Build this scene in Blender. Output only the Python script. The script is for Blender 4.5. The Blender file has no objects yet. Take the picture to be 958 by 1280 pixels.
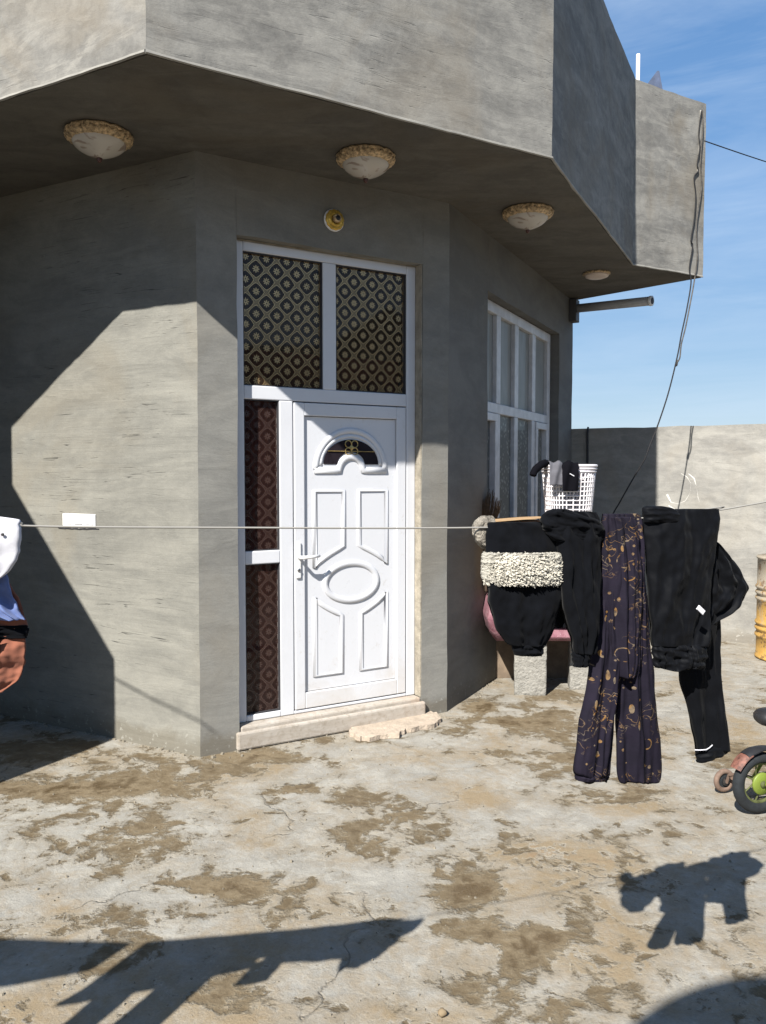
import bpy, bmesh, math, random
import numpy as np
from mathutils import Vector, Matrix, noise as mnoise
random.seed(7)
R = math.radians
scn = bpy.context.scene
COL = scn.collection

# ---------------------------------------------------------------- camera
PITCH = 0.0479
CAMH = 1.6
FPX = 1000.0
cam = bpy.data.cameras.new('camera')
cam.sensor_fit = 'VERTICAL'; cam.sensor_height = 36.0; cam.sensor_width = 36.0
cam.lens = 36.0 * FPX / 1280.0
cam.clip_start = 0.05; cam.clip_end = 1000
camo = bpy.data.objects.new('camera', cam); COL.objects.link(camo)
camo.location = (0, 0, CAMH); camo.rotation_euler = (R(90) - PITCH, 0, 0)
scn.camera = camo

# ---------------------------------------------------------------- light
SUN_AZ = 0.4883          # direction the light travels to, from +Y towards +X
SUN_EL = 0.7482
EXPOSURE = 1.05
SUN_STRENGTH = 5.0
SKY_STRENGTH = 0.052
world = bpy.data.worlds.new('World'); scn.world = world; world.use_nodes = True
nt = world.node_tree; nt.nodes.clear()
w_out = nt.nodes.new('ShaderNodeOutputWorld'); w_bg = nt.nodes.new('ShaderNodeBackground')
w_sky = nt.nodes.new('ShaderNodeTexSky'); w_sky.sky_type = 'NISHITA'; w_sky.sun_disc = False
w_sky.sun_elevation = SUN_EL
w_sky.sun_rotation = SUN_AZ + math.pi
w_sky.altitude = 600; w_sky.air_density = 1.15; w_sky.dust_density = 0.15; w_sky.ozone_density = 4.0
w_bg.inputs['Strength'].default_value = SKY_STRENGTH
# thin cirrus streaks
w_tc = nt.nodes.new('ShaderNodeTexCoord'); w_map = nt.nodes.new('ShaderNodeMapping')
w_map.inputs['Rotation'].default_value = (R(8), R(14), R(20)); w_map.inputs['Scale'].default_value = (2.0, 3.5, 15.0)
w_no = nt.nodes.new('ShaderNodeTexNoise'); w_no.inputs['Scale'].default_value = 1.1
w_no.inputs['Detail'].default_value = 6; w_no.inputs['Roughness'].default_value = .62; w_no.inputs['Distortion'].default_value = .5
w_rp = nt.nodes.new('ShaderNodeValToRGB'); w_rp.color_ramp.elements[0].position = .42; w_rp.color_ramp.elements[1].position = .72
w_rp.color_ramp.elements[1].color = (.34, .34, .34, 1)
w_mx = nt.nodes.new('ShaderNodeMix'); w_mx.data_type = 'RGBA'
w_mx.inputs['B'].default_value = (6.6, 7.9, 9.6, 1)
L = nt.links.new
L(w_tc.outputs['Generated'], w_map.inputs['Vector']); L(w_map.outputs[0], w_no.inputs['Vector'])
L(w_no.outputs[0], w_rp.inputs[0]); L(w_rp.outputs[0], w_mx.inputs['Factor']); 
w_sep = nt.nodes.new('ShaderNodeSeparateXYZ'); L(w_tc.outputs['Generated'], w_sep.inputs[0])
w_gr = nt.nodes.new('ShaderNodeValToRGB'); ge = w_gr.color_ramp.elements
ge[0].position = 0.0; ge[0].color = (5.2, 6.6, 7.7, 1); ge[1].position = 1.0; ge[1].color = (1.2, 2.1, 3.7, 1)
for p_, c_ in ((.13, (3.6, 5.5, 7.8, 1)), (.30, (2.2, 4.3, 7.7, 1)), (.5, (1.3, 3.1, 6.5, 1))):
    e_ = ge.new(p_); e_.color = c_
L(w_sep.outputs[2], w_gr.inputs[0])
w_m2 = nt.nodes.new('ShaderNodeMix'); w_m2.data_type = 'RGBA'; w_m2.inputs['Factor'].default_value = .75
L(w_sky.outputs[0], w_m2.inputs['A']); L(w_gr.outputs[0], w_m2.inputs['B']); L(w_m2.outputs['Result'], w_mx.inputs['A'])
L(w_mx.outputs['Result'], w_bg.inputs['Color']); L(w_bg.outputs[0], w_out.inputs[0])

sun = bpy.data.lights.new('sun', 'SUN'); sun.energy = SUN_STRENGTH; sun.angle = R(.5); sun.color = (1.0, .955, .88)
suno = bpy.data.objects.new('sun', sun); COL.objects.link(suno)
SUNDIR = Vector((math.sin(SUN_AZ) * math.cos(SUN_EL), math.cos(SUN_AZ) * math.cos(SUN_EL), -math.sin(SUN_EL)))
suno.rotation_euler = SUNDIR.to_track_quat('-Z', 'Y').to_euler()
suno.location = -SUNDIR * 30
vs = scn.view_settings
vs.view_transform = 'Standard'; vs.look = 'None'; vs.gamma = 1; vs.use_curve_mapping = False
vs.exposure = EXPOSURE
scn.render.engine = 'CYCLES'

# ---------------------------------------------------------------- measuring helpers (pixel of the photo -> point in the place)
def ray(px, py):
    a = (px - 479) / FPX; b = -(py - 640) / FPX
    c, s = math.cos(PITCH), math.sin(PITCH)
    return np.array([a, c + b * s, -s + b * c])
def on_plane(px, py, q, n):
    r = ray(px, py); t = (q[0] * n[0] + q[1] * n[1]) / (r[0] * n[0] + r[1] * n[1])
    p = r * t; p[2] += CAMH; return p
def on_z(px, py, z=0.0):
    r = ray(px, py); t = (z - CAMH) / r[2]; return r * t + np.array([0, 0, CAMH])
def at_y(px, py, y):
    r = ray(px, py); return r * (y / r[1]) + np.array([0, 0, CAMH])

# plan of the house
def v2(a): return np.array([math.sin(a), math.cos(a)])
dL, dD, dR = v2(-1.0904), v2(1.0444), v2(.4723)
P1 = np.array([-1.031, 4.4626]); WD = 1.6914; P2 = P1 + WD * dD; WR = 3.3183; P3 = P2 + WR * dR
nL = np.array([-dL[1], dL[0]])
nL = nL if nL[1] < 0 else -nL
nD = np.array([dD[1], -dD[0]]); nR = np.array([dR[1], -dR[0]])
HS, HP = 3.3658, 4.8916
def isec(p, d, q, e):
    A = np.array([[d[0], -e[0]], [d[1], -e[1]]]); t = np.linalg.solve(A, np.array(q) - np.array(p)); return p + t[0] * d
cAB = isec(P1 + nL * .88, dL, P1 + nD * .8933, dD)
cBC = isec(P2 + nD * .8933, dD, P2 + nR * .7925, dR)
cCD = cBC + dR * 2.5504
cDE = cCD + dD * .897
def pL(u, z, off=0): q = P1 + dL * u + nL * off; return (q[0], q[1], z)
def pD(u, z, off=0): q = P1 + dD * u + nD * off; return (q[0], q[1], z)
def pR(u, z, off=0): q = P2 + dR * u + nR * off; return (q[0], q[1], z)

# ---------------------------------------------------------------- materials
def newmat(name):
    m = bpy.data.materials.new(name); m.use_nodes = True
    t = m.node_tree; b = t.nodes['Principled BSDF']; return m, t, b
def simple(name, col, rough=.6, metal=0, spec=.5, var=0, vscale=20, bump=0, bscale=60, coat=0):
    m, t, b = newmat(name)
    b.inputs['Base Color'].default_value = (*col, 1); b.inputs['Roughness'].default_value = rough
    b.inputs['Metallic'].default_value = metal; b.inputs['Specular IOR Level'].default_value = spec
    b.inputs['Coat Weight'].default_value = coat
    tc = t.nodes.new('ShaderNodeTexCoord')
    if var:
        n = tex(t, tc.outputs['Object'], vscale, 6, .6)
        mx = mixc(t, ramp(t, n, .3, .7), [c * (1 - var) for c in col], [min(1, c * (1 + var)) for c in col])
        t.links.new(mx, b.inputs['Base Color'])
    if bump:
        n = tex(t, tc.outputs['Object'], bscale, 5, .6)
        bumpn(t, n, bump, b)
    return m
def tex(t, vec, scale, detail=5, rough=.55, dist=0.0, mscale=None, mrot=None, kind='noise'):
    if mscale or mrot:
        mp = t.nodes.new('ShaderNodeMapping')
        if mscale: mp.inputs['Scale'].default_value = mscale
        if mrot: mp.inputs['Rotation'].default_value = mrot
        t.links.new(vec, mp.inputs['Vector']); vec = mp.outputs[0]
    if kind == 'noise':
        n = t.nodes.new('ShaderNodeTexNoise'); n.inputs['Detail'].default_value = detail
        n.inputs['Roughness'].default_value = rough; n.inputs['Distortion'].default_value = dist
        o = n.outputs[0]
    else:
        n = t.nodes.new('ShaderNodeTexVoronoi'); n.feature = kind
        o = n.outputs['Distance']
    n.inputs['Scale'].default_value = scale
    t.links.new(vec, n.inputs['Vector']); return o
def ramp(t, val, a, b, ca=(0, 0, 0, 1), cb=(1, 1, 1, 1)):
    if a > b: a, b, ca, cb = b, a, cb, ca
    r = t.nodes.new('ShaderNodeValToRGB'); e = r.color_ramp.elements
    e[0].position = a; e[1].position = b; e[0].color = ca; e[1].color = cb
    t.links.new(val, r.inputs[0]); return r.outputs[0]
def mixc(t, fac, a, b, mode='MIX'):
    m = t.nodes.new('ShaderNodeMix'); m.data_type = 'RGBA'; m.blend_type = mode
    for k, v in (('Factor', fac), ('A', a), ('B', b)):
        s = m.inputs[k]
        if isinstance(v, (int, float)): s.default_value = v
        elif isinstance(v, (list, tuple)): s.default_value = (*v[:3], 1)
        else: t.links.new(v, s)
    return m.outputs['Result']
def math_(t, op, a, b=None, c=None):
    m = t.nodes.new('ShaderNodeMath'); m.operation = op
    for i, v in enumerate((a, b, c)):
        if v is None: continue
        if isinstance(v, (int, float)): m.inputs[i].default_value = v
        else: t.links.new(v, m.inputs[i])
    return m.outputs[0]
def bumpn(t, h, strength, b, dist=.02, prev=None):
    n = t.nodes.new('ShaderNodeBump'); n.inputs['Strength'].default_value = strength; n.inputs['Distance'].default_value = dist
    t.links.new(h, n.inputs['Height'])
    if prev is not None: t.links.new(prev, n.inputs['Normal'])
    t.links.new(n.outputs[0], b.inputs['Normal']); return n.outputs[0]

def plaster(name, base=(.185, .182, .165), ang=0.0, cloud=1.0, cracks=0.0, brush=.5, smear=(.5, 1.7), seed=0.0, damp=0.0):
    """trowelled cement render on uv in metres (u along the wall, v up): cloudy trowel smears, faint brush marks, shrinkage cracks"""
    m, t, b = newmat(name)
    uv0 = t.nodes.new('ShaderNodeUVMap').outputs[0]
    sh = t.nodes.new('ShaderNodeMapping'); sh.inputs['Location'].default_value = (seed * 3.1, seed * 1.7, seed)
    t.links.new(uv0, sh.inputs[0]); uv = sh.outputs[0]
    def c(k): return [x * k for x in base]
    big = tex(t, uv, .8, 4, .55, .6)
    warm = tex(t, uv, .9, 5, .6, 1.0, mrot=(0, 0, 1.0))
    sm = tex(t, uv, 2.1, 9, .62, 1.1, mrot=(0, 0, ang), mscale=(smear[0], smear[1], 1))
    sm2 = tex(t, uv, 5.5, 8, .68, .8, mrot=(0, 0, ang), mscale=(smear[0], smear[1] * 1.1, 1))
    fine = tex(t, uv, 75, 4, .65); mot = tex(t, uv, 13, 6, .7, .4)
    br = tex(t, uv, 13, 3, .5, .25, mrot=(0, 0, ang * .3), mscale=(.10, 2.4, 1))
    col = mixc(t, ramp(t, big, .38, .62), c(1 - .10 * cloud), c(1 + .09 * cloud))
    lo, hi = c(1 - .34 * cloud), [base[0] * (1 + .36 * cloud), base[1] * (1 + .35 * cloud), base[2] * (1 + .31 * cloud)]
    col = mixc(t, .62, col, mixc(t, ramp(t, sm, .40, .61), lo, hi))
    col = mixc(t, ramp(t, sm2, .52, .62, cb=(.5 * cloud,) * 3 + (1,)), col, hi)
    col = mixc(t, ramp(t, sm2, .47, .37, cb=(.45 * cloud,) * 3 + (1,)), col, lo)
    col = mixc(t, .20 * cloud, col, mixc(t, ramp(t, mot, .42, .60), lo, hi))
    col = mixc(t, ramp(t, warm, .50, .64, cb=(.42 * cloud,) * 3 + (1,)), col, [base[0] * .92, base[1] * .80, base[2] * .64])
    col = mixc(t, 1.0, col, ramp(t, fine, .25, .75, (.88, .88, .88, 1), (1, 1, 1, 1)), 'MULTIPLY')
    if damp:      # splash-stained foot of the wall
        sx = t.nodes.new('ShaderNodeSeparateXYZ'); t.links.new(uv0, sx.inputs[0])
        dn = tex(t, uv, 6, 6, .65, .5)
        dm_ = math_(t, 'SUBTRACT', math_(t, 'MULTIPLY', dn, .28), sx.outputs[1])
        col = mixc(t, ramp(t, dm_, .0, .08, cb=(damp,) * 3 + (1,)), col, [base[0] * .62, base[1] * .56, base[2] * .47])
        sp = tex(t, uv, 24, 4, .6)
        col = mixc(t, math_(t, 'MULTIPLY', ramp(t, sp, .6, .66), ramp(t, dm_, -.08, .02, cb=(.6, .6, .6, 1))), col, c(1.5))
    h = math_(t, 'ADD', math_(t, 'MULTIPLY', sm2, .7), math_(t, 'MULTIPLY', br, brush * .5))
    h = math_(t, 'ADD', h, math_(t, 'MULTIPLY', fine, .16))
    if cracks:
        cn = tex(t, uv, 8, 2, .5, .12, mscale=(.09, 3.1, 1))
        brk = tex(t, uv, 5, 3, .6, mscale=(1.2, 5, 1))
        mask = tex(t, uv, 1.35, 3, .5, .2)
        ln = math_(t, 'MULTIPLY', ramp(t, math_(t, 'ABSOLUTE', math_(t, 'SUBTRACT', cn, .5)), .0, .009, (1, 1, 1, 1), (0, 0, 0, 1)),
                   math_(t, 'MULTIPLY', ramp(t, mask, .48, .58), ramp(t, brk, .5, .56)))
        col = mixc(t, math_(t, 'MULTIPLY', ln, cracks), col, [x * .22 for x in base])
        h = math_(t, 'SUBTRACT', h, math_(t, 'MULTIPLY', ln, .6))
    t.links.new(col, b.inputs['Base Color'])
    b.inputs['Roughness'].default_value = .85; b.inputs['Specular IOR Level'].default_value = .3
    bumpn(t, h, .4, b, .011)
    return m

M = {}
M['plaster_L'] = plaster('plaster_brushed_wall', (.203, .199, .178), 0.05, .75, .9, 1.0, (.5, 1.5), 1, .6)
M['plaster_D'] = plaster('plaster_entrance_wall', (.201, .198, .184), 1.35, .7, 0, .4, (.5, 1.4), 2, .7)
M['plaster_R'] = plaster('plaster_side_wall', (.145, .143, .135), 0.3, .6, 0, .5, (.6, 1.4), 3, .4)  # same plaster as the other walls, base darkened to deepen its shade
M['plaster_F'] = plaster('plaster_parapet', (.212, .206, .192), -.42, 1.15, .35, .35, (.55, 1.7), 4)
M['plaster_S'] = plaster('plaster_soffit', (.112, .107, .097), .5, .9, 0, .3, (.6, 1.4), 5)  # base darkened so the shade under the canopy reads deeper
M['plaster_B'] = plaster('plaster_boundary', (.262, .255, .238), .1, .9, .3, .5, (.6, 1.5), 6, .5)
M['pvc'] = simple('white_pvc', (.58, .59, .62), .32, spec=.5, var=.03, vscale=6)
M['pvc_dirty'] = simple('weathered_pvc', (.50, .50, .51), .45, var=.18, vscale=9)
M['gap'] = simple('dark_gasket', (.03, .03, .035), .7)
M['black'] = simple('black_plastic', (.015, .015, .017), .45)
M['steel'] = simple('worn_steel', (.35, .35, .36), .35, metal=1, var=.2, vscale=40)
M['grey_pipe'] = simple('grey_plastic_pipe', (.38, .38, .39), .45, var=.1)
M['white_plastic'] = simple('white_plastic', (.72, .72, .72), .35)
M['cord'] = simple('clothesline_cord', (.26, .25, .23), .8)
M['wire'] = simple('black_wire', (.02, .02, .022), .75, spec=.2)

# ---------------------------------------------------------------- mesh helpers
class MB:
    def __init__(s): s.v = []; s.f = []; s.uv = {}; s.mi = {}
    def add(s, verts, faces, mi=0):
        o = len(s.v); s.v += [tuple(float(x) for x in v) for v in verts]
        for f in faces:
            if mi: s.mi[len(s.f)] = mi
            s.f.append([o + i for i in f])
        return o
    def quad(s, a, b, c, d): s.add([a, b, c, d], [[0, 1, 2, 3]])
    def prism(s, bottom, top):
        n = len(bottom)
        f = [list(range(n))[::-1], list(range(n, 2 * n))] + [[i, (i + 1) % n, n + (i + 1) % n, n + i] for i in range(n)]
        s.add(list(bottom) + list(top), f)
    def box(s, c, ax, ay, az):
        c, ax, ay, az = map(np.array, (c, ax, ay, az))
        b = [c - ax - ay - az, c + ax - ay - az, c + ax + ay - az, c - ax + ay - az]
        s.prism(b, [p + 2 * az for p in b])
    def wbox(s, P, u0, u1, z0, z1, o0, o1):       # box in a wall's own frame; P is pL, pD or pR
        s.prism([P(u0, z0, o0), P(u1, z0, o0), P(u1, z0, o1), P(u0, z0, o1)], [P(u0, z1, o0), P(u1, z1, o0), P(u1, z1, o1), P(u0, z1, o1)])
    def tube(s, path, r, n=8, closed=False, flat=None):
        path = [Vector(p) for p in path]; m = len(path); rings = []
        rr = r if hasattr(r, '__len__') else [r] * m
        prevn = None; base = len(s.v)
        for i, p in enumerate(path):
            a = path[(i - 1) % m] if (closed or i > 0) else p
            b = path[(i + 1) % m] if (closed or i < m - 1) else p
            tdir = (b - a).normalized() if (b - a).length > 1e-9 else Vector((0, 0, 1))
            if flat is not None: nn = Vector(flat); nn = (nn - tdir * nn.dot(tdir)).normalized()
            elif prevn is None:
                up = Vector((0, 0, 1)) if abs(tdir.z) < .9 else Vector((1, 0, 0)); nn = (up - tdir * up.dot(tdir)).normalized()
            else:
                nn = prevn - tdir * prevn.dot(tdir); nn = nn.normalized() if nn.length > 1e-6 else Vector((0, 0, 1))
            prevn = nn; bb = tdir.cross(nn)
            fx = 1.0 if flat is None else .6
            for k in range(n):
                an = 2 * math.pi * k / n
                s.v.append(tuple(p + nn * (math.cos(an) * rr[i] * fx) + bb * (math.sin(an) * rr[i])))
        seg = m if closed else m - 1
        for i in range(seg):
            j = (i + 1) % m
            for k in range(n):
                s.f.append([base + i * n + k, base + i * n + (k + 1) % n, base + j * n + (k + 1) % n, base + j * n + k])
        if not closed:
            s.f.append([base + k for k in range(n)][::-1]); s.f.append([base + (m - 1) * n + k for k in range(n)])
    def lathe(s, prof, c, axis=(0, 0, 1), n=40, ripple=None):
        ax = Vector(axis).normalized(); up = Vector((0, 0, 1)) if abs(ax.z) < .9 else Vector((1, 0, 0))
        e1 = (up - ax * up.dot(ax)).normalized(); e2 = ax.cross(e1); c = Vector(c); base = len(s.v)
        for i, (r, h) in enumerate(prof):
            for k in range(n):
                an = 2 * math.pi * k / n; q = r
                if ripple: q = r + ripple(i, an)
                s.v.append(tuple(c + ax * h + e1 * (math.cos(an) * q) + e2 * (math.sin(an) * q)))
        for i in range(len(prof) - 1):
            for k in range(n):
                s.f.append([base + i * n + k, base + i * n + (k + 1) % n, base + (i + 1) * n + (k + 1) % n, base + (i + 1) * n + k])
        s.f.append([base + k for k in range(n)][::-1]); s.f.append([base + (len(prof) - 1) * n + k for k in range(n)])
    def build(s, name, mat, parent=None, smooth=False, uvf=None, bevel=0, extra=(), recalc=True, wobble=0.0):
        me = bpy.data.meshes.new(name)
        off = Vector((0, 0, 0)); p = parent
        while p is not None: off += p.location; p = p.parent
        me.from_pydata([tuple(Vector(v) - off) for v in s.v], [], s.f)
        if recalc:
            bm = bmesh.new(); bm.from_mesh(me); bmesh.ops.recalc_face_normals(bm, faces=bm.faces); bm.to_mesh(me); bm.free()
        me.materials.append(mat)
        for e in extra: me.materials.append(e)
        for fi, mi in s.mi.items(): me.polygons[fi].material_index = mi
        if wobble:
            bm = bmesh.new(); bm.from_mesh(me); bmesh.ops.subdivide_edges(bm, edges=[e for e in bm.edges if e.calc_length() > .5], cuts=24, use_grid_fill=True); bm.to_mesh(me); bm.free()
        if uvf is not None:
            ul = me.uv_layers.new(name='UVMap')
            for poly in me.polygons:
                nrm = poly.normal
                for li in poly.loop_indices:
                    v = Vector(me.vertices[me.loops[li].vertex_index].co) + off
                    ul.data[li].uv = uvf(v, nrm)
        if wobble:
            for v in me.vertices:
                q = Vector(v.co) + off; e = wobble
                a = mnoise.noise(q * 1.6) * .6 + mnoise.noise(q * 5.5) * .35 + mnoise.noise(q * 15) * .2; c = mnoise.noise(q * 1.6 + Vector((40, 0, 0))) * .6 + mnoise.noise(q * 5.5 + Vector((40, 0, 0))) * .35 + mnoise.noise(q * 15 + Vector((9, 0, 0))) * .2
                d = mnoise.noise(q * 2 + Vector((0, 70, 0))) * .6 + mnoise.noise(q * 9 + Vector((0, 70, 0))) * .35
                v.co += Vector((a, c, d)) * e
            for poly in me.polygons: poly.use_smooth = True
            me.set_sharp_from_angle(angle=R(28))
        if smooth:
            for poly in me.polygons: poly.use_smooth = True
        o = bpy.data.objects.new(name, me); COL.objects.link(o)
        if parent is not None: o.parent = parent
        if bevel:
            md = o.modifiers.new('bevel', 'BEVEL'); md.width = bevel; md.segments = 2; md.limit_method = 'ANGLE'
        return o
def wall_uv(v, n):
    if abs(n.z) > .7: return (v.x, v.y)
    t = Vector((-n.y, n.x)); t.normalize()
    return (v.x * t.x + v.y * t.y + n.x * 7.3, v.z)
def thing(name, label, cat, loc, group=None):
    o = bpy.data.objects.new(name, None); COL.objects.link(o); o.location = loc; o.empty_display_size = .1
    return tag(o, label, cat, group)
def tag(o, label, cat, group=None, kind=None):
    if label: o['label'] = label
    if cat: o['category'] = cat
    if group: o['group'] = group
    if kind: o['kind'] = kind
    return o
def copy_tree(o, parent=None):
    c = o.copy(); COL.objects.link(c)
    if parent is not None: c.parent = parent
    for ch in [x for x in bpy.data.objects if x.parent == o and x is not c]: copy_tree(ch, c)
    return c
#END_HELPERS

# ================================================================= GROUND
def ground_material():
    m, t, b = newmat('yard_concrete')
    tc = t.nodes.new('ShaderNodeTexCoord'); g = tc.outputs['Object']
    def attr(n):
        at = t.nodes.new('ShaderNodeAttribute'); at.attribute_name = n; return at.outputs['Fac']
    mud, och = attr('mud'), attr('ochre')
    n1 = tex(t, g, 1.5, 10, .62, .6)
    n2 = tex(t, g, 5.0, 9, .66, .4)
    n3 = tex(t, g, 20, 7, .68, .3)
    n4 = tex(t, g, 140, 4, .6)
    nl = tex(t, g, 7, 7, .66, .9, mrot=(0, 0, .5), mscale=(1, 1.3, 1))
    f = math_(t, 'ADD', math_(t, 'MULTIPLY', n1, .5), math_(t, 'MULTIPLY', n2, .5))
    f = math_(t, 'ADD', f, math_(t, 'MULTIPLY', math_(t, 'SUBTRACT', n3, .5), .20))
    f = math_(t, 'SUBTRACT', math_(t, 'SUBTRACT', f, mud), .022)
    # pale cement laitance, whiter and greyer patches
    pale = mixc(t, ramp(t, n2, .34, .66), (.222, .210, .184), (.325, .312, .280))
    pale = mixc(t, ramp(t, nl, .50, .64, cb=(.6, .6, .6, 1)), pale, (.37, .355, .315))
    grey = tex(t, g, 1.9, 7, .6, .5, mrot=(0, 0, 1))
    pale = mixc(t, ramp(t, grey, .54, .68, cb=(.7, .7, .7, 1)), pale, (.25, .245, .225))
    # soft ochre staining
    no = tex(t, g, 1.7, 9, .66, .7, mrot=(0, 0, 2))
    of = math_(t, 'ADD', math_(t, 'ADD', math_(t, 'MULTIPLY', no, .7), math_(t, 'MULTIPLY', n3, .3)), och)
    pale = mixc(t, ramp(t, of, .475, .66, cb=(.85, .85, .85, 1)), pale, (.235, .175, .10))
    pale = mixc(t, ramp(t, of, .70, .86, cb=(.7, .7, .7, 1)), pale, (.24, .115, .05))
    # pitted, dirty specks on the pale crust
    pale = mixc(t, ramp(t, n3, .39, .31, cb=(.6, .6, .6, 1)), pale, (.19, .16, .115))
    earth = mixc(t, ramp(t, n2, .38, .62), (.108, .080, .046), (.180, .138, .084))
    earth = mixc(t, ramp(t, n3, .42, .66, cb=(.55, .55, .55, 1)), earth, (.235, .19, .125))
    wet = mixc(t, ramp(t, n3, .3, .7), (.085, .060, .032), (.13, .095, .055))
    tan = mixc(t, ramp(t, n3, .38, .60), (.165, .13, .08), (.25, .212, .15))
    col = mixc(t, ramp(t, f, .400, .490), tan, pale)
    col = mixc(t, ramp(t, f, .440, .385), col, earth)
    col = mixc(t, ramp(t, f, .345, .295), col, wet)
    rim = math_(t, 'MULTIPLY', ramp(t, f, .425, .437), ramp(t, f, .465, .447))
    col = mixc(t, math_(t, 'MULTIPLY', rim, math_(t, 'MULTIPLY', ramp(t, nl, .42, .6), .6)), col, (.42, .395, .345))
    # hairline cracks
    v = t.nodes.new('ShaderNodeTexVoronoi'); v.feature = 'DISTANCE_TO_EDGE'; v.inputs['Scale'].default_value = .8
    wv = t.nodes.new('ShaderNodeVectorMath'); wv.operation = 'ADD'; nz = t.nodes.new('ShaderNodeTexNoise'); nz.inputs['Scale'].default_value = 3; nz.inputs['Detail'].default_value = 5
    sc_ = t.nodes.new('ShaderNodeVectorMath'); sc_.operation = 'SCALE'; sc_.inputs['Scale'].default_value = .5
    t.links.new(g, nz.inputs['Vector']); t.links.new(nz.outputs['Color'], sc_.inputs[0]); t.links.new(g, wv.inputs[0]); t.links.new(sc_.outputs[0], wv.inputs[1]); t.links.new(wv.outputs[0], v.inputs['Vector'])
    crk = math_(t, 'MULTIPLY', ramp(t, v.outputs['Distance'], .0015, .005, (1, 1, 1, 1), (0, 0, 0, 1)), ramp(t, grey, .48, .56))
    col = mixc(t, math_(t, 'MULTIPLY', crk, .35), col, (.10, .08, .055))
    sp = tex(t, g, 55, 2, .5)
    col = mixc(t, ramp(t, sp, .69, .73, cb=(.6, .6, .6, 1)), col, (.12, .095, .06))
    col = mixc(t, 1.0, col, ramp(t, n4, .25, .75, (.80, .80, .80, 1), (1, 1, 1, 1)), 'MULTIPLY')
    t.links.new(col, b.inputs['Base Color'])
    t.links.new(ramp(t, f, .235, .35, (.10, .10, .10, 1), (.88, .88, .88, 1)), b.inputs['Roughness']); b.inputs['Specular IOR Level'].default_value = .3
    h = math_(t, 'ADD', math_(t, 'MULTIPLY', ramp(t, f, .40, .45), .45), math_(t, 'MULTIPLY', n3, .6))
    h = math_(t, 'ADD', h, math_(t, 'MULTIPLY', n4, .16)); h = math_(t, 'SUBTRACT', h, math_(t, 'MULTIPLY', crk, .4))
    bumpn(t, h, .8, b, .016)
    return m
M['ground'] = ground_material()
xs = np.unique(np.round(np.concatenate([[-300, -120, -50, -20, -10, -7], np.arange(-5, 7.01, .06), [8, 10, 14, 22, 50, 120, 300]]), 3))
ys = np.unique(np.round(np.concatenate([[-300, -120, -50, -20, -8, -3, 0], np.arange(1.2, 9.6, .06), [11, 14, 20, 50, 120, 300]]), 3))
# patches where earth has been washed over the slab: px, py, radius_x, radius_y (m), weight
MUD = [(40, 985, .8, .14, .13), (150, 985, .5, .13, .11), (215, 965, .4, .13, .10), (330, 945, .5, .10, .10), (420, 925, .3, .06, .07), (368, 987, .13, .055, .20), (415, 985, .12, .04, .06), (60, 940, .8, .2, .08),
       (205, 1045, .12, .15, .08), (285, 1108, .22, .07, .15), (350, 1140, .10, .10, .12), (130, 1045, .3, .08, .05), (70, 1150, .12, .10, .07), (15, 1270, .1, .1, .12), (275, 1245, .15, .08, .08), (220, 1030, .10, .06, .07),
       (600, 882, .17, .16, .20), (645, 903, .22, .10, .11), (700, 868, .22, .2, .14), (630, 945, .18, .10, .10), (695, 945, .2, .10, .08), (560, 940, .05, .04, .07),
       (545, 1085, .12, .09, .11), (597, 1110, .10, .08, .15), (548, 1122, .08, .10, .10), (520, 1020, .10, .05, .05), (625, 1185, .12, .14, .10), (680, 1172, .14, .10, .10), (620, 1235, .14, .06, .08), (560, 1160, .10, .06, .06),
       (480, 1060, .15, .08, .04), (790, 1010, .25, .12, .05), (925, 945, .3, .3, .08), (850, 1240, .3, .1, .04), (700, 1260, .2, .06, .05), (730, 1120, .3, .10, .04),
       (470, 990, .4, .2, -.04), (300, 1070, .25, .08, -.05), (60, 1110, .4, .08, -.06), (170, 1125, .3, .08, -.05), (560, 960, .35, .2, -.06), (460, 1225, .25, .12, -.05),
       (590, 1185, .15, .10, -.05), (690, 1110, .12, .14, -.06), (700, 1010, .3, .15, -.06), (880, 880, .5, .5, -.05), (820, 830, .8, .8, -.05), (420, 1170, .2, .1, -.04), (560, 1195, .2, .08, -.05), (400, 1080, .25, .1, -.05)]
OCH = [(600, 1000, .12, .14, .22), (650, 1065, .3, .12, .12), (740, 1085, .4, .14, .14), (455, 1075, .16, .06, .16), (800, 1010, .3, .14, .12), (790, 1140, .4, .2, .07), (600, 945, .2, .2, .06), (930, 940, .5, .4, .12), (840, 1190, .5, .15, .08),
       (690, 1210, .3, .12, .09), (80, 1150, .15, .12, .14), (20, 1265, .15, .1, .12), (330, 960, .6, .15, .08), (120, 990, .7, .2, .06), (450, 1265, .6, .06, .12), (250, 1180, .3, .1, .04), (60, 945, .8, .12, .1)]
gb = MB(); vals = []; ovals = []
MC = [(on_z(px, py), rx, ry, w) for px, py, rx, ry, w in MUD]
OC = [(on_z(px, py), rx, ry, w) for px, py, rx, ry, w in OCH]
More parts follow.
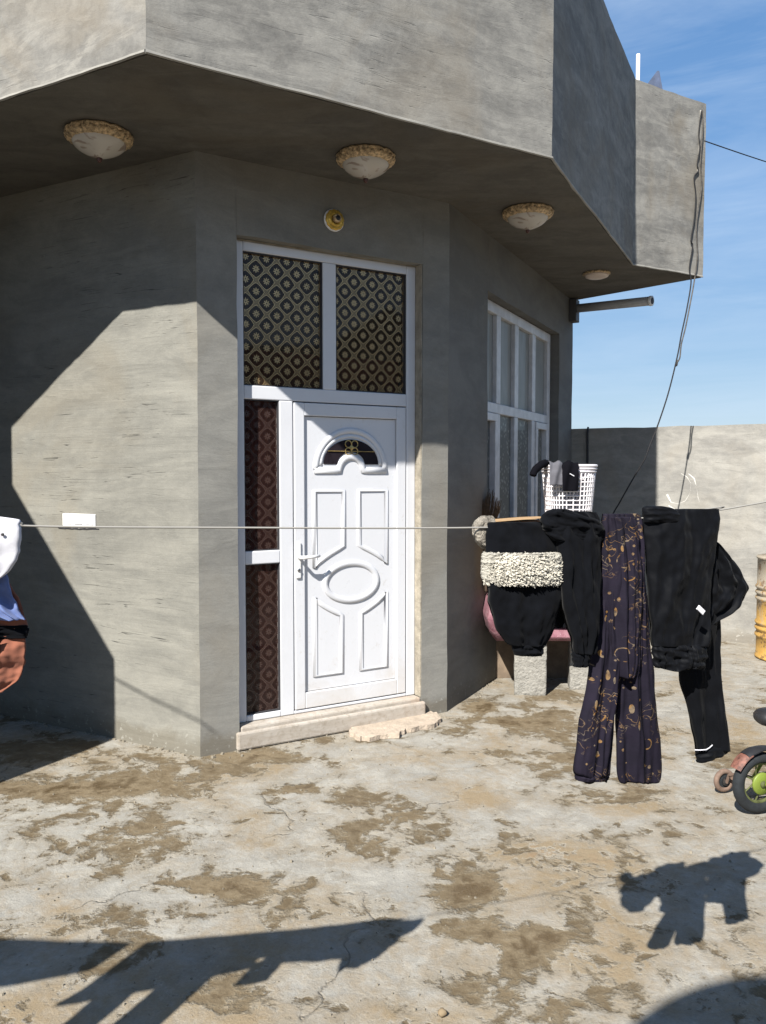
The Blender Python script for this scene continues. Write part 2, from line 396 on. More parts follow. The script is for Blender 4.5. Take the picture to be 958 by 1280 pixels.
for y in ys:
    for x in xs:
        z = 0.0
        if -5 < x < 7 and 1.2 < y < 9.5:
            z = .006 * mnoise.noise(Vector((x * .9, y * .9, 0))) + .003 * mnoise.noise(Vector((x * 3, y * 3, 4)))
        gb.v.append((x, y, z - .003))
        mv = 0.0
        if y < 2.0: mv += .17 * min(1, (2.0 - y) / .9)  # unseen ground towards the viewpoint, darkened to cut bounced light
        if x < -4 or x > 6 or y > 10: mv += .17  # same darkening for the ground out of view all round
        for c, rx, ry, w in MC: mv += w * math.exp(-(((x - c[0]) / rx) ** 2 + ((y - c[1]) / ry) ** 2))
        vals.append(mv)
        ov = 0.0
        for c, rx, ry, w in OC: ov += w * math.exp(-(((x - c[0]) / rx) ** 2 + ((y - c[1]) / ry) ** 2))
        ovals.append(ov)
nx = len(xs)
for j in range(len(ys) - 1):
    for i in range(nx - 1):
        gb.f.append([j * nx + i, j * nx + i + 1, (j + 1) * nx + i + 1, (j + 1) * nx + i])
ground = gb.build('ground', M['ground'], smooth=True)
att = ground.data.attributes.new('mud', 'FLOAT', 'POINT')
att.data.foreach_set('value', vals)
att = ground.data.attributes.new('ochre', 'FLOAT', 'POINT'); att.data.foreach_set('value', ovals)
tag(ground, None, None, kind='structure')

# ================================================================= HOUSE
house = thing('house', 'grey cement plastered house with deep canopy, parapet and white front door', 'house', (P1[0], P1[1], 0))
T = .2
def inner(p, d1, n1, d2, n2): return isec(p - n1 * T, d1, p - n2 * T, d2)
i1 = inner(P1, dL, nL, dD, nD); i2 = inner(P2, dD, nD, dR, nR)
OU0, OU1, OZ1 = .232, 1.487, 2.945        # entrance opening
WU0, WU1, WZ0, WZ1 = .76, 2.80, 1.0, 2.95  # side window opening
def piece(mb, pts, z0, z1): mb.prism([(p[0], p[1], z0) for p in pts], [(p[0], p[1], z1) for p in pts])
TOPZ = HS + .03
w = MB(); e = P1 + dL * 6; piece(w, [P1, e, e - nL * T, i1], -.1, TOPZ); w.build('wall', M['plaster_L'], house, uvf=wall_uv, wobble=.010)
w = MB()
a, b_ = P1 + dD * OU0, P1 + dD * OU1
piece(w, [P1, a, a - nD * T, i1], -.1, TOPZ); piece(w, [b_, P2, i2, b_ - nD * T], -.1, TOPZ); piece(w, [a, b_, b_ - nD * T, a - nD * T], OZ1, TOPZ)
w.build('wall', M['plaster_D'], house, uvf=wall_uv, wobble=.010)
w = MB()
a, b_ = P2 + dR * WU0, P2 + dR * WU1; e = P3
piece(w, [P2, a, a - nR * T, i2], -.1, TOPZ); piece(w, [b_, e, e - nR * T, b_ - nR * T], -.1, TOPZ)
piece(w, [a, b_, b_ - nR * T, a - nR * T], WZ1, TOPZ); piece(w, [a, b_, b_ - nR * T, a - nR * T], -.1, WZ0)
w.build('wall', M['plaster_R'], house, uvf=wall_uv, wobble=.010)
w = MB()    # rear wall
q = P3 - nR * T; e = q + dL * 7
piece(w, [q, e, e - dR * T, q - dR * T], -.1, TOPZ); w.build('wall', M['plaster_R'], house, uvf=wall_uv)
inn = MB(); c = (P1 + P3) / 2 + dL * 2
# canopy and parapet outline
F1 = P1 + dL * 1.555 + nL * 1.585; E1 = P1 + dL * .559 + nL * .88
G1 = P1 + dL * 1.555 + nL * 2.1; G2 = P1 + dL * 6 + nL * 2.1
back2 = P3 + dL * 8
OUT = [G2, G1, F1, E1, cAB, cBC, cCD, cDE, P3 + dR * .004, back2]
def offset_poly(pts, d):
    n = len(pts); res = []
    area = sum(pts[i][0] * pts[(i + 1) % n][1] - pts[(i + 1) % n][0] * pts[i][1] for i in range(n))
    sg = 1 if area > 0 else -1
    for i in range(n):
        p0, p, p2 = pts[i - 1], pts[i], pts[(i + 1) % n]
        a = (p - p0) / np.linalg.norm(p - p0); c = (p2 - p) / np.linalg.norm(p2 - p)
        na = np.array([-a[1], a[0]]) * sg; nc = np.array([-c[1], c[0]]) * sg
        if abs(a[0] * c[1] - a[1] * c[0]) < 1e-4: res.append(p + na * d)
        else: res.append(isec(p + na * d, a, p + nc * d, c))
    return res
INN = offset_poly(OUT, .15)
w = MB()
for i in range(len(OUT)):
    j = (i + 1) % len(OUT)
    piece(w, [OUT[i], OUT[j], INN[j], INN[i]], HS + .009, HP)
parapet = w.build('parapet', M['plaster_F'], house, uvf=wall_uv, wobble=.010)
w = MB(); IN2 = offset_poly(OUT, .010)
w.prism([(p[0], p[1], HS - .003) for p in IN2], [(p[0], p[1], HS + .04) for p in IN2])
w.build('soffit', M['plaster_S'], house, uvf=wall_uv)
w = MB()     # paler arris along the bottom edge of the parapet, where render was finished with a float
for i in range(2, 7):
    p, q = OUT[i], OUT[i + 1]
    w.tube([(p[0] + (q[0] - p[0]) * k / 25, p[1] + (q[1] - p[1]) * k / 25, HS + .005) for k in range(26)], [.0085 + .003 * mnoise.noise(Vector((k * .9, i, 0))) for k in range(26)], 6)
M['arris'] = simple('pale_arris', (.27, .26, .235), .85, var=.25, vscale=7)
w.build('drip_edge', M['arris'], house, wobble=.010)

# ---------------------------------------------------------------- entrance: frame, panes, door
RO = -.07      # recess of the frame's outer face behind the wall face
def ebar(mb, u0, u1, z0, z1, o0=RO - .06, o1=RO): mb.wbox(pD, u0, u1, z0, z1, o0, o1)
FB, FT = .13, 2.94
fr = MB()
ebar(fr, .24, .30, FB, FT); ebar(fr, 1.41, 1.478, FB, FT)
ebar(fr, .30, 1.41, 2.885, FT)                      # head
ebar(fr, .30, 1.41, 2.035, 2.115)                   # transom
ebar(fr, .81, .90, 2.115, 2.885)                    # fanlight mullion
ebar(fr, .52, .607, FB, 2.035)                      # post between sidelight and door
ebar(fr, .30, .52, 1.065, 1.143)                    # sidelight rail
ebar(fr, .30, .52, FB, .167)
ebar(fr, .607, 1.41, FB, .150)
frame = fr.build('entrance_frame', M['pvc'], house, bevel=.006)
gl = MB()
GAS = [(.30, .81, 2.115, 2.885), (.90, 1.41, 2.115, 2.885), (.30, .52, 1.143, 2.035), (.30, .52, .167, 1.065)]
for u0, u1, z0, z1 in GAS:
    k = .006
    for a in ((u0, u1, z1 - k, z1), (u0, u1, z0, z0 + k), (u0, u0 + k, z0 + k, z1 - k), (u1 - k, u1, z0 + k, z1 - k)):
        ebar(gl, *a, RO - .03, RO - .008)
gl.build('gasket', M['gap'], frame)

def lattice_glass(name, film, ground_c, metal, cell=.105, fw=.16, alpha=.0, rough=.32, invert=False):
    """printed film: diagonal lattice of bands with an eight-pointed star in each lozenge"""
    m, t, b = newmat(name)
    uv = t.nodes.new('ShaderNodeUVMap').outputs[0]
    mp = t.nodes.new('ShaderNodeMapping'); mp.inputs['Rotation'].default_value = (0, 0, R(45)); mp.inputs['Scale'].default_value = (1 / cell,) * 3
    t.links.new(uv, mp.inputs[0])
    sx = t.nodes.new('ShaderNodeSeparateXYZ'); t.links.new(mp.outputs[0], sx.inputs[0])
    fx = math_(t, 'SUBTRACT', math_(t, 'FRACT', sx.outputs[0]), .5); fy = math_(t, 'SUBTRACT', math_(t, 'FRACT', sx.outputs[1]), .5)
    ax = math_(t, 'ABSOLUTE', fx); ay = math_(t, 'ABSOLUTE', fy)
    # rounded lozenge
    mx = math_(t, 'MAXIMUM', ax, ay)
    rr = math_(t, 'SQRT', math_(t, 'ADD', math_(t, 'MULTIPLY', fx, fx), math_(t, 'MULTIPLY', fy, fy)))
    loz = math_(t, 'ADD', math_(t, 'MULTIPLY', mx, .62), math_(t, 'MULTIPLY', rr, .38))
    band = math_(t, 'MULTIPLY', ramp(t, loz, .425, .44), math_(t, 'SUBTRACT', 1.0, math_(t, 'MULTIPLY', ramp(t, loz, .468, .476), .55)))
    ang = math_(t, 'ARCTAN2', fy, fx)
    star = math_(t, 'MULTIPLY', math_(t, 'ABSOLUTE', math_(t, 'COSINE', math_(t, 'MULTIPLY', ang, 4))), .17)
    star = math_(t, 'ADD', star, .075)
    st = math_(t, 'LESS_THAN', rr, star)
    dot = math_(t, 'LESS_THAN', rr, .045)
    pat = math_(t, 'MAXIMUM', band, math_(t, 'SUBTRACT', st, dot))
    if invert: pat = math_(t, 'SUBTRACT', 1.0, pat)
    n = tex(t, uv, 9, 4, .6)
    pat = math_(t, 'MULTIPLY', pat, ramp(t, n, .2, .6, (.75, .75, .75, 1), (1, 1, 1, 1)))
    b.inputs['Base Color'].default_value = (*film, 1)
    b.inputs['Roughness'].default_value = rough; b.inputs['Metallic'].default_value = metal
    g = t.nodes.new('ShaderNodeBsdfPrincipled'); g.inputs['Base Color'].default_value = (*ground_c, 1)
    g.inputs['Roughness'].default_value = .04; g.inputs['Specular IOR Level'].default_value = .4
    tr = t.nodes.new('ShaderNodeBsdfTransparent'); tr.inputs[0].default_value = (.8, .76, .72, 1)
    m1 = t.nodes.new('ShaderNodeMixShader'); m1.inputs[0].default_value = alpha
    t.links.new(g.outputs[0], m1.inputs[1]); t.links.new(tr.outputs[0], m1.inputs[2])
    m2 = t.nodes.new('ShaderNodeMixShader'); t.links.new(pat, m2.inputs[0]); t.links.new(m1.outputs[0], m2.inputs[1]); t.links.new(b.outputs[0], m2.inputs[2])
    t.links.new(m2.outputs[0], t.nodes['Material Output'].inputs['Surface'])
    return m
M['film_top'] = lattice_glass('patterned_glass_gold', (.46, .31, .15), (.045, .030, .019), .6, .092, alpha=.42, rough=.24)
M['film_side'] = lattice_glass('patterned_glass_brown', (.050, .029, .024), (.035, .018, .016), .0, .092, alpha=.55, rough=.3, invert=False)
def pane(u0, u1, z0, z1, mat, parent, P=pD, o=RO - .03, name='pane', frame_uv=None):
    mb = MB(); mb.quad(P(u0, z0, o), P(u1, z0, o), P(u1, z1, o), P(u0, z1, o))
    ob = mb.build(name, mat, parent, recalc=False)
    ul = ob.data.uv_layers.new(name='UVMap')
    for li, q in enumerate(((u0, z0), (u1, z0), (u1, z1), (u0, z1))): ul.data[li].uv = q
    return ob
for (u0, u1, z0, z1), mt in zip(GAS, ('film_top', 'film_top', 'film_side', 'film_side')):
    pane(u0, u1, z0, z1, M[mt], frame)
# red-brown curtain hanging inside, behind the panes
M['curtain'] = simple('red_brown_curtain', (.20, .060, .045), .9, var=.45, vscale=5)
cb = MB(); N = 60
for i in range(N + 1):
    u = .20 + 1.3 * i / N; o = -.30 + .022 * math.sin(i * 1.35) + .012 * math.sin(i * .57 + 1)
    cb.v += [pD(u, .12, o), pD(u, 2.36, o)]
for i in range(N): cb.f.append([2 * i, 2 * i + 2, 2 * i + 3, 2 * i + 1])
curt = cb.build('curtain', M['curtain'], smooth=True)
tag(curt, 'red brown curtain hanging inside behind the patterned entrance glass', 'curtain')

# ---- door leaf
def dusty_white(name, col, z0):
    m, t, b = newmat(name); g = t.nodes.new('ShaderNodeNewGeometry'); sx = t.nodes.new('ShaderNodeSeparateXYZ'); t.links.new(g.outputs['Position'], sx.inputs[0])
    n = tex(t, g.outputs['Position'], 5, 7, .65, .5); n2 = tex(t, g.outputs['Position'], 40, 5, .65)
    d = math_(t, 'ADD', math_(t, 'MULTIPLY', math_(t, 'SUBTRACT', z0, sx.outputs[2]), 1.2), math_(t, 'MULTIPLY', n, .9))
    c = mixc(t, ramp(t, d, .35, .95, cb=(.65, .65, .65, 1)), col, (.42, .36, .28))
    c = mixc(t, math_(t, 'MULTIPLY', ramp(t, n2, .56, .68), ramp(t, n, .48, .62, cb=(.4, .4, .4, 1))), c, (.40, .37, .33))
    t.links.new(c, b.inputs['Base Color']); t.links.new(ramp(t, n, .35, .65, (.26, .26, .26, 1), (.45, .45, .45, 1)), b.inputs['Roughness'])
    bumpn(t, n2, .04, b, .01); return m
M['door'] = dusty_white('white_door_skin', (.58, .59, .62), .30)
door = thing('door', None, None, (0, 0, 0)); door.parent = house
door.location = Vector(pD(.62, .155, RO)) - house.location
DU0, DU1, DZ0, DZ1 = .613, 1.404, .155, 2.029
DO = RO + .004
dm = MB(); fw = .068
dm.wbox(pD, DU0, DU0 + fw, DZ0, DZ1, DO - .06, DO); dm.wbox(pD, DU1 - fw, DU1, DZ0, DZ1, DO - .06, DO)
dm.wbox(pD, DU0 + fw, DU1 - fw, DZ1 - .078, DZ1, DO - .06, DO); dm.wbox(pD, DU0 + fw, DU1 - fw, DZ0, DZ0 + .098, DO - .06, DO)
dm.build('leaf_frame', M['door'], door, bevel=.005)
dg = MB(); dg.wbox(pD, DU0 - .006, DU1 + .006, DZ0 - .006, DZ1 + .006, DO - .056, DO - .05); dg.build('seal', M['gap'], door)
PU0, PU1, PZ0, PZ1 = DU0 + fw + .004, DU1 - fw - .004, DZ0 + .102, DZ1 - .082
IO = DO - .018                                    # face of inner panel
dp = MB(); dp.wbox(pD, PU0, PU1, PZ0, PZ1, IO - .03, IO)
panel = dp.build('door_panel', M['door'], door)
UC = (PU0 + PU1) / 2
def mould(path, r=.017, closed=True, name='moulding'):
    mb = MB(); mb.tube([pD(u, z, IO) for u, z in path], r, 10, closed=closed, flat=(nD[0], nD[1], 0))
    return mb.build(name, M['door'], door, smooth=True)
def arc(c, rx, rz, a0, a1, n): return [(c[0] + rx * math.cos(R(a0 + (a1 - a0) * i / n)), c[1] + rz * math.sin(R(a0 + (a1 - a0) * i / n))) for i in range(n + 1)]
for sg in (-1, 1):
    def mir(pts): return [(UC + sg * (u), z) for u, z in pts]
    mould(mir([(.055, 1.492), (.255, 1.492), (.255, 1.02)] + [(.255 - .2 * k / 6, 1.02 + .125 * (k / 6) ** .7) for k in range(1, 7)]), .016)
    mould(mir([(.07, .345), (.255, .345), (.255, .835)] + [(.255 - .185 * k / 6, .835 - .125 * (k / 6) ** .7) for k in range(1, 7)]), .016)
ring = mould(arc((UC, .918), .185, .118, 0, 354, 47), .021)
# arched light: hood moulding, sill moulding with a small hump, glass
AZ = 1.655
mould(arc((UC, AZ - .03), .245, .245, 0, 180, 28), .019, False)
mould([(UC - .255, AZ - .035), (UC - .11, AZ - .035)] + arc((UC, AZ - .035), .085, .085, 180, 0, 12) + [(UC + .11, AZ - .035), (UC + .255, AZ - .035)], .022, False)
mould(arc((UC, AZ - .005), .212, .185, 0, 180, 24), .012, False)
M['dark_glass'] = simple('dark_door_glass', (.02, .016, .02), .06, var=.3)
g = MB()
pts = arc((UC, AZ + .004), .195, .155, 0, 180, 24)
inn_ = arc((UC, AZ + .004), .095, .075, 180, 0, 24)
base = len(g.v); g.v += [pD(u, z, IO + .004) for u, z in pts + inn_[::-1]]
for k in range(24): g.f.append([k, k + 1, 25 + k + 1, 25 + k])
pg = g.build('fanlight', M['dark_glass'], door)
M['brass'] = simple('aged_brass', (.55, .40, .16), .35, metal=.8, var=.3, vscale=60)
o_ = MB(); oo = IO + .008
o_.tube([pD(UC - .165, AZ + .085, oo), pD(UC + .165, AZ + .085, oo)], .003, 6)
for k in range(4):
    an = R(45 + 90 * k); o_.tube([pD(UC + .032 * math.cos(an) + .022 * math.cos(t_), AZ + .108 + .032 * math.sin(an) + .022 * math.sin(t_), oo) for t_ in np.linspace(0, 6.0, 12)], .0032, 6, closed=True)
o_.lathe([(.001, 0), (.014, .002), (.012, .006), (.001, .008)], pD(UC, AZ + .108, oo - .003), (nD[0], nD[1], 0), 12)
o_.build('ornament', M['brass'], pg)
h = MB(); h.wbox(pD, .618, .650, .965, 1.185, DO, DO + .012); hd = h.build('handle', M['white_plastic'], door, bevel=.005)
h = MB(); h.tube([pD(.634, 1.095, DO + .01), pD(.634, 1.095, DO + .05), pD(.645, 1.095, DO + .06), pD(.70, 1.096, DO + .06), pD(.755, 1.10, DO + .052)], [.011, .011, .0115, .010, .009], 10)
h.build('lever', M['white_plastic'], hd, smooth=True)
h = MB(); h.lathe([(.011, 0), (.011, .004), (.009, .006)], pD(.634, 1.015, DO + .011), (nD[0], nD[1], 0), 14); h.build('keyhole', M['steel'], hd, smooth=True)

# ---- doorstep (marble slab) and a broken slab lying in front of it
def marble():
    m, t, b = newmat('pale_marble')
    g = t.nodes.new('ShaderNodeTexCoord').outputs['Object']
    n = tex(t, g, 5, 8, .7, 1.5, mrot=(.3, .6, .4), mscale=(.6, .6, 2.2)); n2 = tex(t, g, 2.0, 5, .6, 1)
    c = mixc(t, ramp(t, n, .35, .7), (.33, .29, .245), (.44, .41, .37))
    c = mixc(t, ramp(t, n2, .52, .7, cb=(.7, .7, .7, 1)), c, (.36, .25, .17))
    d = tex(t, g, 30, 5, .7); c = mixc(t, ramp(t, d, .50, .66, cb=(.6, .6, .6, 1)), c, (.24, .205, .16))
    t.links.new(c, b.inputs['Base Color']); b.inputs['Roughness'].default_value = .5; bumpn(t, d, .15, b); return m
M['marble'] = marble()
s = MB()
s.wbox(pD, .205, 1.50, .0, .105, RO + .068, .035)
s.wbox(pD, .236, 1.483, .02, .128, -.19, RO + .0675)
s.build('doorstep', M['marble'], house, bevel=.012)
# raw cream reveal plaster right of the frame, and timber shim over the head
M['reveal'] = simple('cream_mortar', (.27, .24, .19), .9, var=.3, vscale=14, bump=.4, bscale=40)
s = MB(); s.wbox(pD, 1.4785, 1.4865, .13, OZ1 - .002, RO - .05, -.004); s.wbox(pD, .234, 1.478, 2.9405, 2.9445, RO - .04, RO + .012)
s.build('mortar_joint', M['reveal'], house)

# ---------------------------------------------------------------- side window
def wbar(mb, u0, u1, z0, z1, o0=-.14, o1=-.08): mb.wbox(pR, u0, u1, z0, z1, o0, o1)
fr = MB()
wbar(fr, .765, .84, WZ0 + .005, 2.945); wbar(fr, 2.68, 2.775, WZ0 + .005, 2.945)
wbar(fr, .84, 2.68, 2.86, 2.945); wbar(fr, .84, 2.68, 2.08, 2.16); wbar(fr, .84, 2.68, WZ0 + .005, 1.08)
for u in (1.20, 1.67, 2.18): wbar(fr, u, u + .10, 2.16, 2.86)
for u in (1.20, 1.67, 2.18): wbar(fr, u, u + .095, 1.08, 2.08)
win = fr.build('window', M['pvc_dirty'], house, bevel=.006)
def sash(u0, u1):
    mb = MB(); k = .06
    for a in ((u0, u1, 2.015, 2.075), (u0, u1, 1.085, 1.145), (u0, u0 + k, 1.145, 2.015), (u1 - k, u1, 1.145, 2.015)): wbar(mb, *a, -.125, -.065)
    return mb.build('casement', M['pvc_dirty'], win, bevel=.005)
sash(.842, 1.198); sash(2.277, 2.678)
def curtain_glass(name, lat):
    m, t, b = newmat(name)
    uv = t.nodes.new('ShaderNodeUVMap').outputs[0]
    n = tex(t, uv, 3, 6, .6, .8, mscale=(3, .8, 1))
    c = mixc(t, ramp(t, n, .3, .7), (.17, .175, .165), (.24, .245, .23))
    if lat:
        wv = t.nodes.new('ShaderNodeTexWave'); wv.bands_direction = 'Y'; wv.inputs['Scale'].default_value = 3.4; wv.inputs['Distortion'].default_value = .0
        t.links.new(uv, wv.inputs['Vector'])
        vo = tex(t, uv, 26, kind='F1', mscale=(1, 1, 1))
        c = mixc(t, math_(t, 'MULTIPLY', ramp(t, vo, .25, .4), .8), c, (.055, .06, .055))
    t.links.new(c, b.inputs['Base Color']); b.inputs['Roughness'].default_value = .6
    b.inputs['Coat Weight'].default_value = .18; b.inputs['Coat Roughness'].default_value = .06
    return m
M['wg_top'] = curtain_glass('grey_film_glass', False); M['wg_low'] = curtain_glass('grey_patterned_glass', True)
for u0, u1 in ((.84, 1.20), (1.30, 1.67), (1.77, 2.18), (2.28, 2.68)): pane(u0, u1, 2.16, 2.86, M['wg_top'], win, pR, -.115)
for u0, u1 in ((.90, 1.14), (1.295, 1.67), (1.765, 2.18), (2.337, 2.618)): pane(u0, u1, 1.08, 2.08, M['wg_low'], win, pR, -.115)
s = MB(); s.wbox(pR, .765, 2.795, WZ0 - .03, WZ0 + .004, -.19, .04); s.build('window_sill', M['marble'], house, bevel=.006)

# ================================================================= BOUNDARY WALL behind
FE = P3 - dL * 16
bw = thing('boundary_wall', 'long grey plastered yard wall with scratched white marks, behind the laundry', 'wall', (P3[0], P3[1], 0))
s = MB(); FH = 2.06
n_ = 90
A0 = P3 + dR * .01
def bwp(k, z, o): q = A0 - dL * k - dR * o; return (q[0], q[1], z)
top = []
for i in range(n_ + 1):
    k = 16 * i / n_; top.append(FH + .012 * mnoise.noise(Vector((k * 2.1, 3, 0))) + .006 * mnoise.noise(Vector((k * 9, 5, 0))))
for i in range(n_):
    k0, k1 = 16 * i / n_ - (.25 if i == 0 else 0), 16 * (i + 1) / n_
    s.prism([bwp(k0, -.1, 0), bwp(k1, -.1, 0), bwp(k1, -.1, -.2), bwp(k0, -.1, -.2)], [bwp(k0, top[i], 0), bwp(k1, top[i + 1], 0), bwp(k1, top[i + 1], -.2), bwp(k0, top[i], -.2)])
s.build('wall_body', M['plaster_B'], bw, uvf=wall_uv)
def fpt(px, py, o=.004):
    p = on_plane(px, py, A0, dR); return (p[0] - dR[0] * o, p[1] - dR[1] * o, p[2])
M['chalk'] = simple('white_scratches', (.50, .49, .46), .9, var=.35, vscale=30)
s = MB()
for st in ([(834, 618), (839, 628), (848, 630), (857, 626), (863, 616), (864, 604), (859, 596), (852, 592)], [(861, 592), (868, 598), (871, 608), (873, 622), (876, 632), (884, 634)],
           [(884, 600), (889, 592), (894, 597), (897, 607)], [(893, 576), (897, 580)], [(940, 560), (942, 585), (943, 610), (945, 626)], [(946, 566), (952, 560)],
           [(836, 632), (846, 638), (858, 636)], [(906, 588), (903, 600), (896, 614), (893, 618)]):
    # resample smooth
    for i in range(len(st) - 1): pass
    s.tube([fpt(x, y) for x, y in st], [.009 + .005 * abs(mnoise.noise(Vector((x * .3, y * .3, 1)))) for x, y in st], 6, flat=(dR[0], dR[1], 0))
gfi = s.build('graffiti', M['chalk'], bw, smooth=True); gfi['label'] = 'curling pale handwriting marks and an upright stroke'

# ================================================================= OFF-FRAME shade casters on the left, neighbours
s = MB(); prof = [(.685, -.1), (.68, 2.53), (1.70, 3.745), (4.6, 3.745), (4.6, -.1)]  # added slab, outline projected back from the shadow it casts
s.prism([pL(u, z, 2.2) for u, z in prof], [pL(u, z, 2.36) for u, z in prof])
tag(s.build('shadow_wall', M['plaster_B'], uvf=wall_uv), 'raked grey wall added out of view, outlined to cast the shadow on the left wall', 'wall')
nb = thing('neighbour_house', 'flat roofed grey neighbouring house across the yard', 'house', (8.2, -2.6, 0))
def nbb(mb, hx, hy, z0, z1, mat, name, ox=0, oy=0):
    ax = np.array([.6, .8, 0]); ay = np.array([-.8, .6, 0])
    mb.box(np.array([8.2, -2.6, (z0 + z1) / 2]) + ax * ox + ay * oy, ax * hx, ay * hy, np.array([0, 0, (z1 - z0) / 2])); return mb.build(name, mat, nb, uvf=wall_uv)
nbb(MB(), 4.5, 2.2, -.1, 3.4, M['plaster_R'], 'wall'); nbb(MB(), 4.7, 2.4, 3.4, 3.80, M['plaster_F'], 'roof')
mb = MB(); ax_, ay_ = np.array([.6, .8, 0]), np.array([-.8, .6, 0]); g0 = np.array([8.2, -2.6, 3.803]) + ax_ * 2.55 + ay_ * 2.2
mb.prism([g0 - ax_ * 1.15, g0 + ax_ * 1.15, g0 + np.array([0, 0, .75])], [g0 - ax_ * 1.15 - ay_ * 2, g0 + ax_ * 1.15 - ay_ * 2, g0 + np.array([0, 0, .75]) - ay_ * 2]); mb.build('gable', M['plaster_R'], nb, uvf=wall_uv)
mb = MB(); nbb(mb, .5, .03, 1.0, 2.2, M['dark_glass'], 'window', 1.5, 2.22)
#SECTION2
# ================================================================= LAMPS, FITTINGS on the house
M['gilt'] = simple('gilt_plaster_rim', (.50, .37, .22), .45, metal=.3, var=.8, vscale=55, bump=.8, bscale=70)
def bowl_mat():
    m, t, b = newmat('frosted_bowl_glass')
    g = t.nodes.new('ShaderNodeTexCoord').outputs['Object']
    n = tex(t, g, 11, 3, .5, .8); c = mixc(t, ramp(t, n, .53, .60, cb=(.7, .7, .7, 1)), (.46, .43, .39), (.19, .13, .10))
    t.links.new(c, b.inputs['Base Color']); b.inputs['Roughness'].default_value = .25
    b.inputs['Subsurface Weight'].default_value = .0
    return m
M['bowl'] = bowl_mat()
M['finial'] = simple('dark_red_finial', (.07, .025, .018), .4)
def ceiling_lamp(px, py, rad, label, group):
    c = on_z(px, py, HS - .002); t = thing('ceiling_lamp', label, 'ceiling lamp', tuple(c), group)
    mb = MB()
    def rip(i, an): return rad * (.035 * abs(math.sin(an * 7)) + .012 * math.sin(an * 23)) if 0 < i < 7 else 0
    prof = [(rad * .80, 0), (rad * .93, -.004), (rad * .97, -.016), (rad * .90, -.026), (rad * .93, -.036), (rad * .86, -.046), (rad * .76, -.055), (rad * .72, -.054)]
    mb.lathe(prof, c, n=112, ripple=rip)
    n = 26
    for k in range(n):       # acanthus scrolls round the rim
        an = 2 * math.pi * k / n; q = (c[0] + rad * .93 * math.cos(an), c[1] + rad * .93 * math.sin(an), c[2] - .03)
        mb.lathe([(.003, -.012), (.011, -.006), (.013, 0), (.012, .004), (.006, .009), (.002, .007)], q, (math.cos(an), math.sin(an), -.6), 10)
    mb.build('rim', M['gilt'], t, smooth=True)
    mb = MB(); rb = rad * .77
    prof = [(rb * (1 - q ** 2.1) + .004, -.044 - .088 * q) for q in np.linspace(0, .985, 16)]
    mb.lathe(prof, c, n=48); bo = mb.build('bowl', M['bowl'], t, smooth=True)
    mb = MB(); mb.lathe([(.010, -.126), (.016, -.133), (.012, -.139), (.013, -.144), (.003, -.153)], c, n=16); mb.build('finial', M['finial'], t, smooth=True)
    return t
LG = 'ornate lamps under the canopy'
ceiling_lamp(124, 166, .172, 'ornate gilt rimmed bowl lamp on the soffit left of the door, nearest the left edge', LG)
ceiling_lamp(457.5, 194, .166, 'ornate gilt rimmed bowl lamp on the soffit above the front door', LG)
ceiling_lamp(660, 263, .172, 'ornate gilt rimmed bowl lamp on the soffit right of the door, near the side window', LG)
c = on_z(746, 341, HS - .002); t = thing('ceiling_lamp', 'plain flat round cream lamp at the far right end of the soffit', 'ceiling lamp', tuple(c))
M['cream'] = simple('cream_lamp_glass', (.62, .52, .45), .35)
mb = MB(); mb.lathe([(.095, 0), (.118, -.003), (.118, -.014), (.108, -.020)], c, n=40); mb.build('rim', M['gilt'], t, smooth=True)
mb = MB(); mb.lathe([(.106, -.018), (.100, -.034), (.07, -.046), (.002, -.051)], c, n=40); mb.build('diffuser', M['cream'], t, smooth=True)

# gilt rosette lampholder over the door
rc = pD(.847, 3.119, .0); t = thing('wall_lamp', 'small round gilt rosette lampholder on the wall above the door', 'wall lamp', rc)
nD3 = (nD[0], nD[1], 0)
M['gold'] = simple('gold_paint', (.60, .38, .07), .35, metal=.5, var=.35, vscale=50)
mb = MB(); mb.lathe([(.050, 0), (.066, .002), (.066, .012), (.060, .016)], pD(.847, 3.119, .001), nD3, 40); mb.build('backplate', M['white_plastic'], t, smooth=True)
mb = MB(); mb.lathe([(.060, .012), (.061, .022), (.052, .030), (.046, .027), (.040, .036), (.030, .038), (.026, .032)], pD(.847, 3.119, .001), nD3, 48, ripple=lambda i, a: .0016 * math.sin(a * 12)); mb.build('rosette', M['gold'], t, smooth=True)
mb = MB(); mb.lathe([(.024, .03), (.024, .060), (.020, .064), (.016, .064)], pD(.847, 3.119, .001), nD3, 24); so = mb.build('socket', M['gilt'], t, smooth=True)
mb = MB(); mb.lathe([(.015, .058), (.015, .0655), (.002, .0655)], pD(.847, 3.119, .001), nD3, 20); mb.build('socket_mouth', M['black'], so, smooth=True)

# switch plate on the left wall
a = on_plane(80, 641.5, P1, nL); b2 = on_plane(121, 659, P1, nL)
ua = float((a[:2] - P1) @ dL); ub = float((b2[:2] - P1) @ dL); zt, zb = float(a[2]), float(b2[2])
t = thing('switch_plate', 'white three gang switch plate on the sunlit left wall', 'switch plate', pL((ua + ub) / 2, zb))
mb = MB(); mb.wbox(pL, ub, ua, zb, zt, 0, .012); mb.build('plate', M['white_plastic'], t, bevel=.004)
for k in range(3):
    w_ = (ua - ub) / 3; mb = MB(); mb.wbox(pL, ub + w_ * k + .014, ub + w_ * (k + 1) - .014, zb + .014, zt - .014, .012, .017); mb.build('socket' if k else 'rocker', M['pvc'], t, bevel=.002)
mb = MB()
for k in range(5):
    u0 = ub - .03 + .06 * k + .02 * random.random(); mb.tube([pL(u0, zb - .012 + .006 * random.random(), .001), pL(u0 + .05, zb - .018 + .01 * random.random(), .001), pL(u0 + .11, zb - .014, .001)], .004, 5)
ck = mb.build('mortar_gap', M['gap'], t)

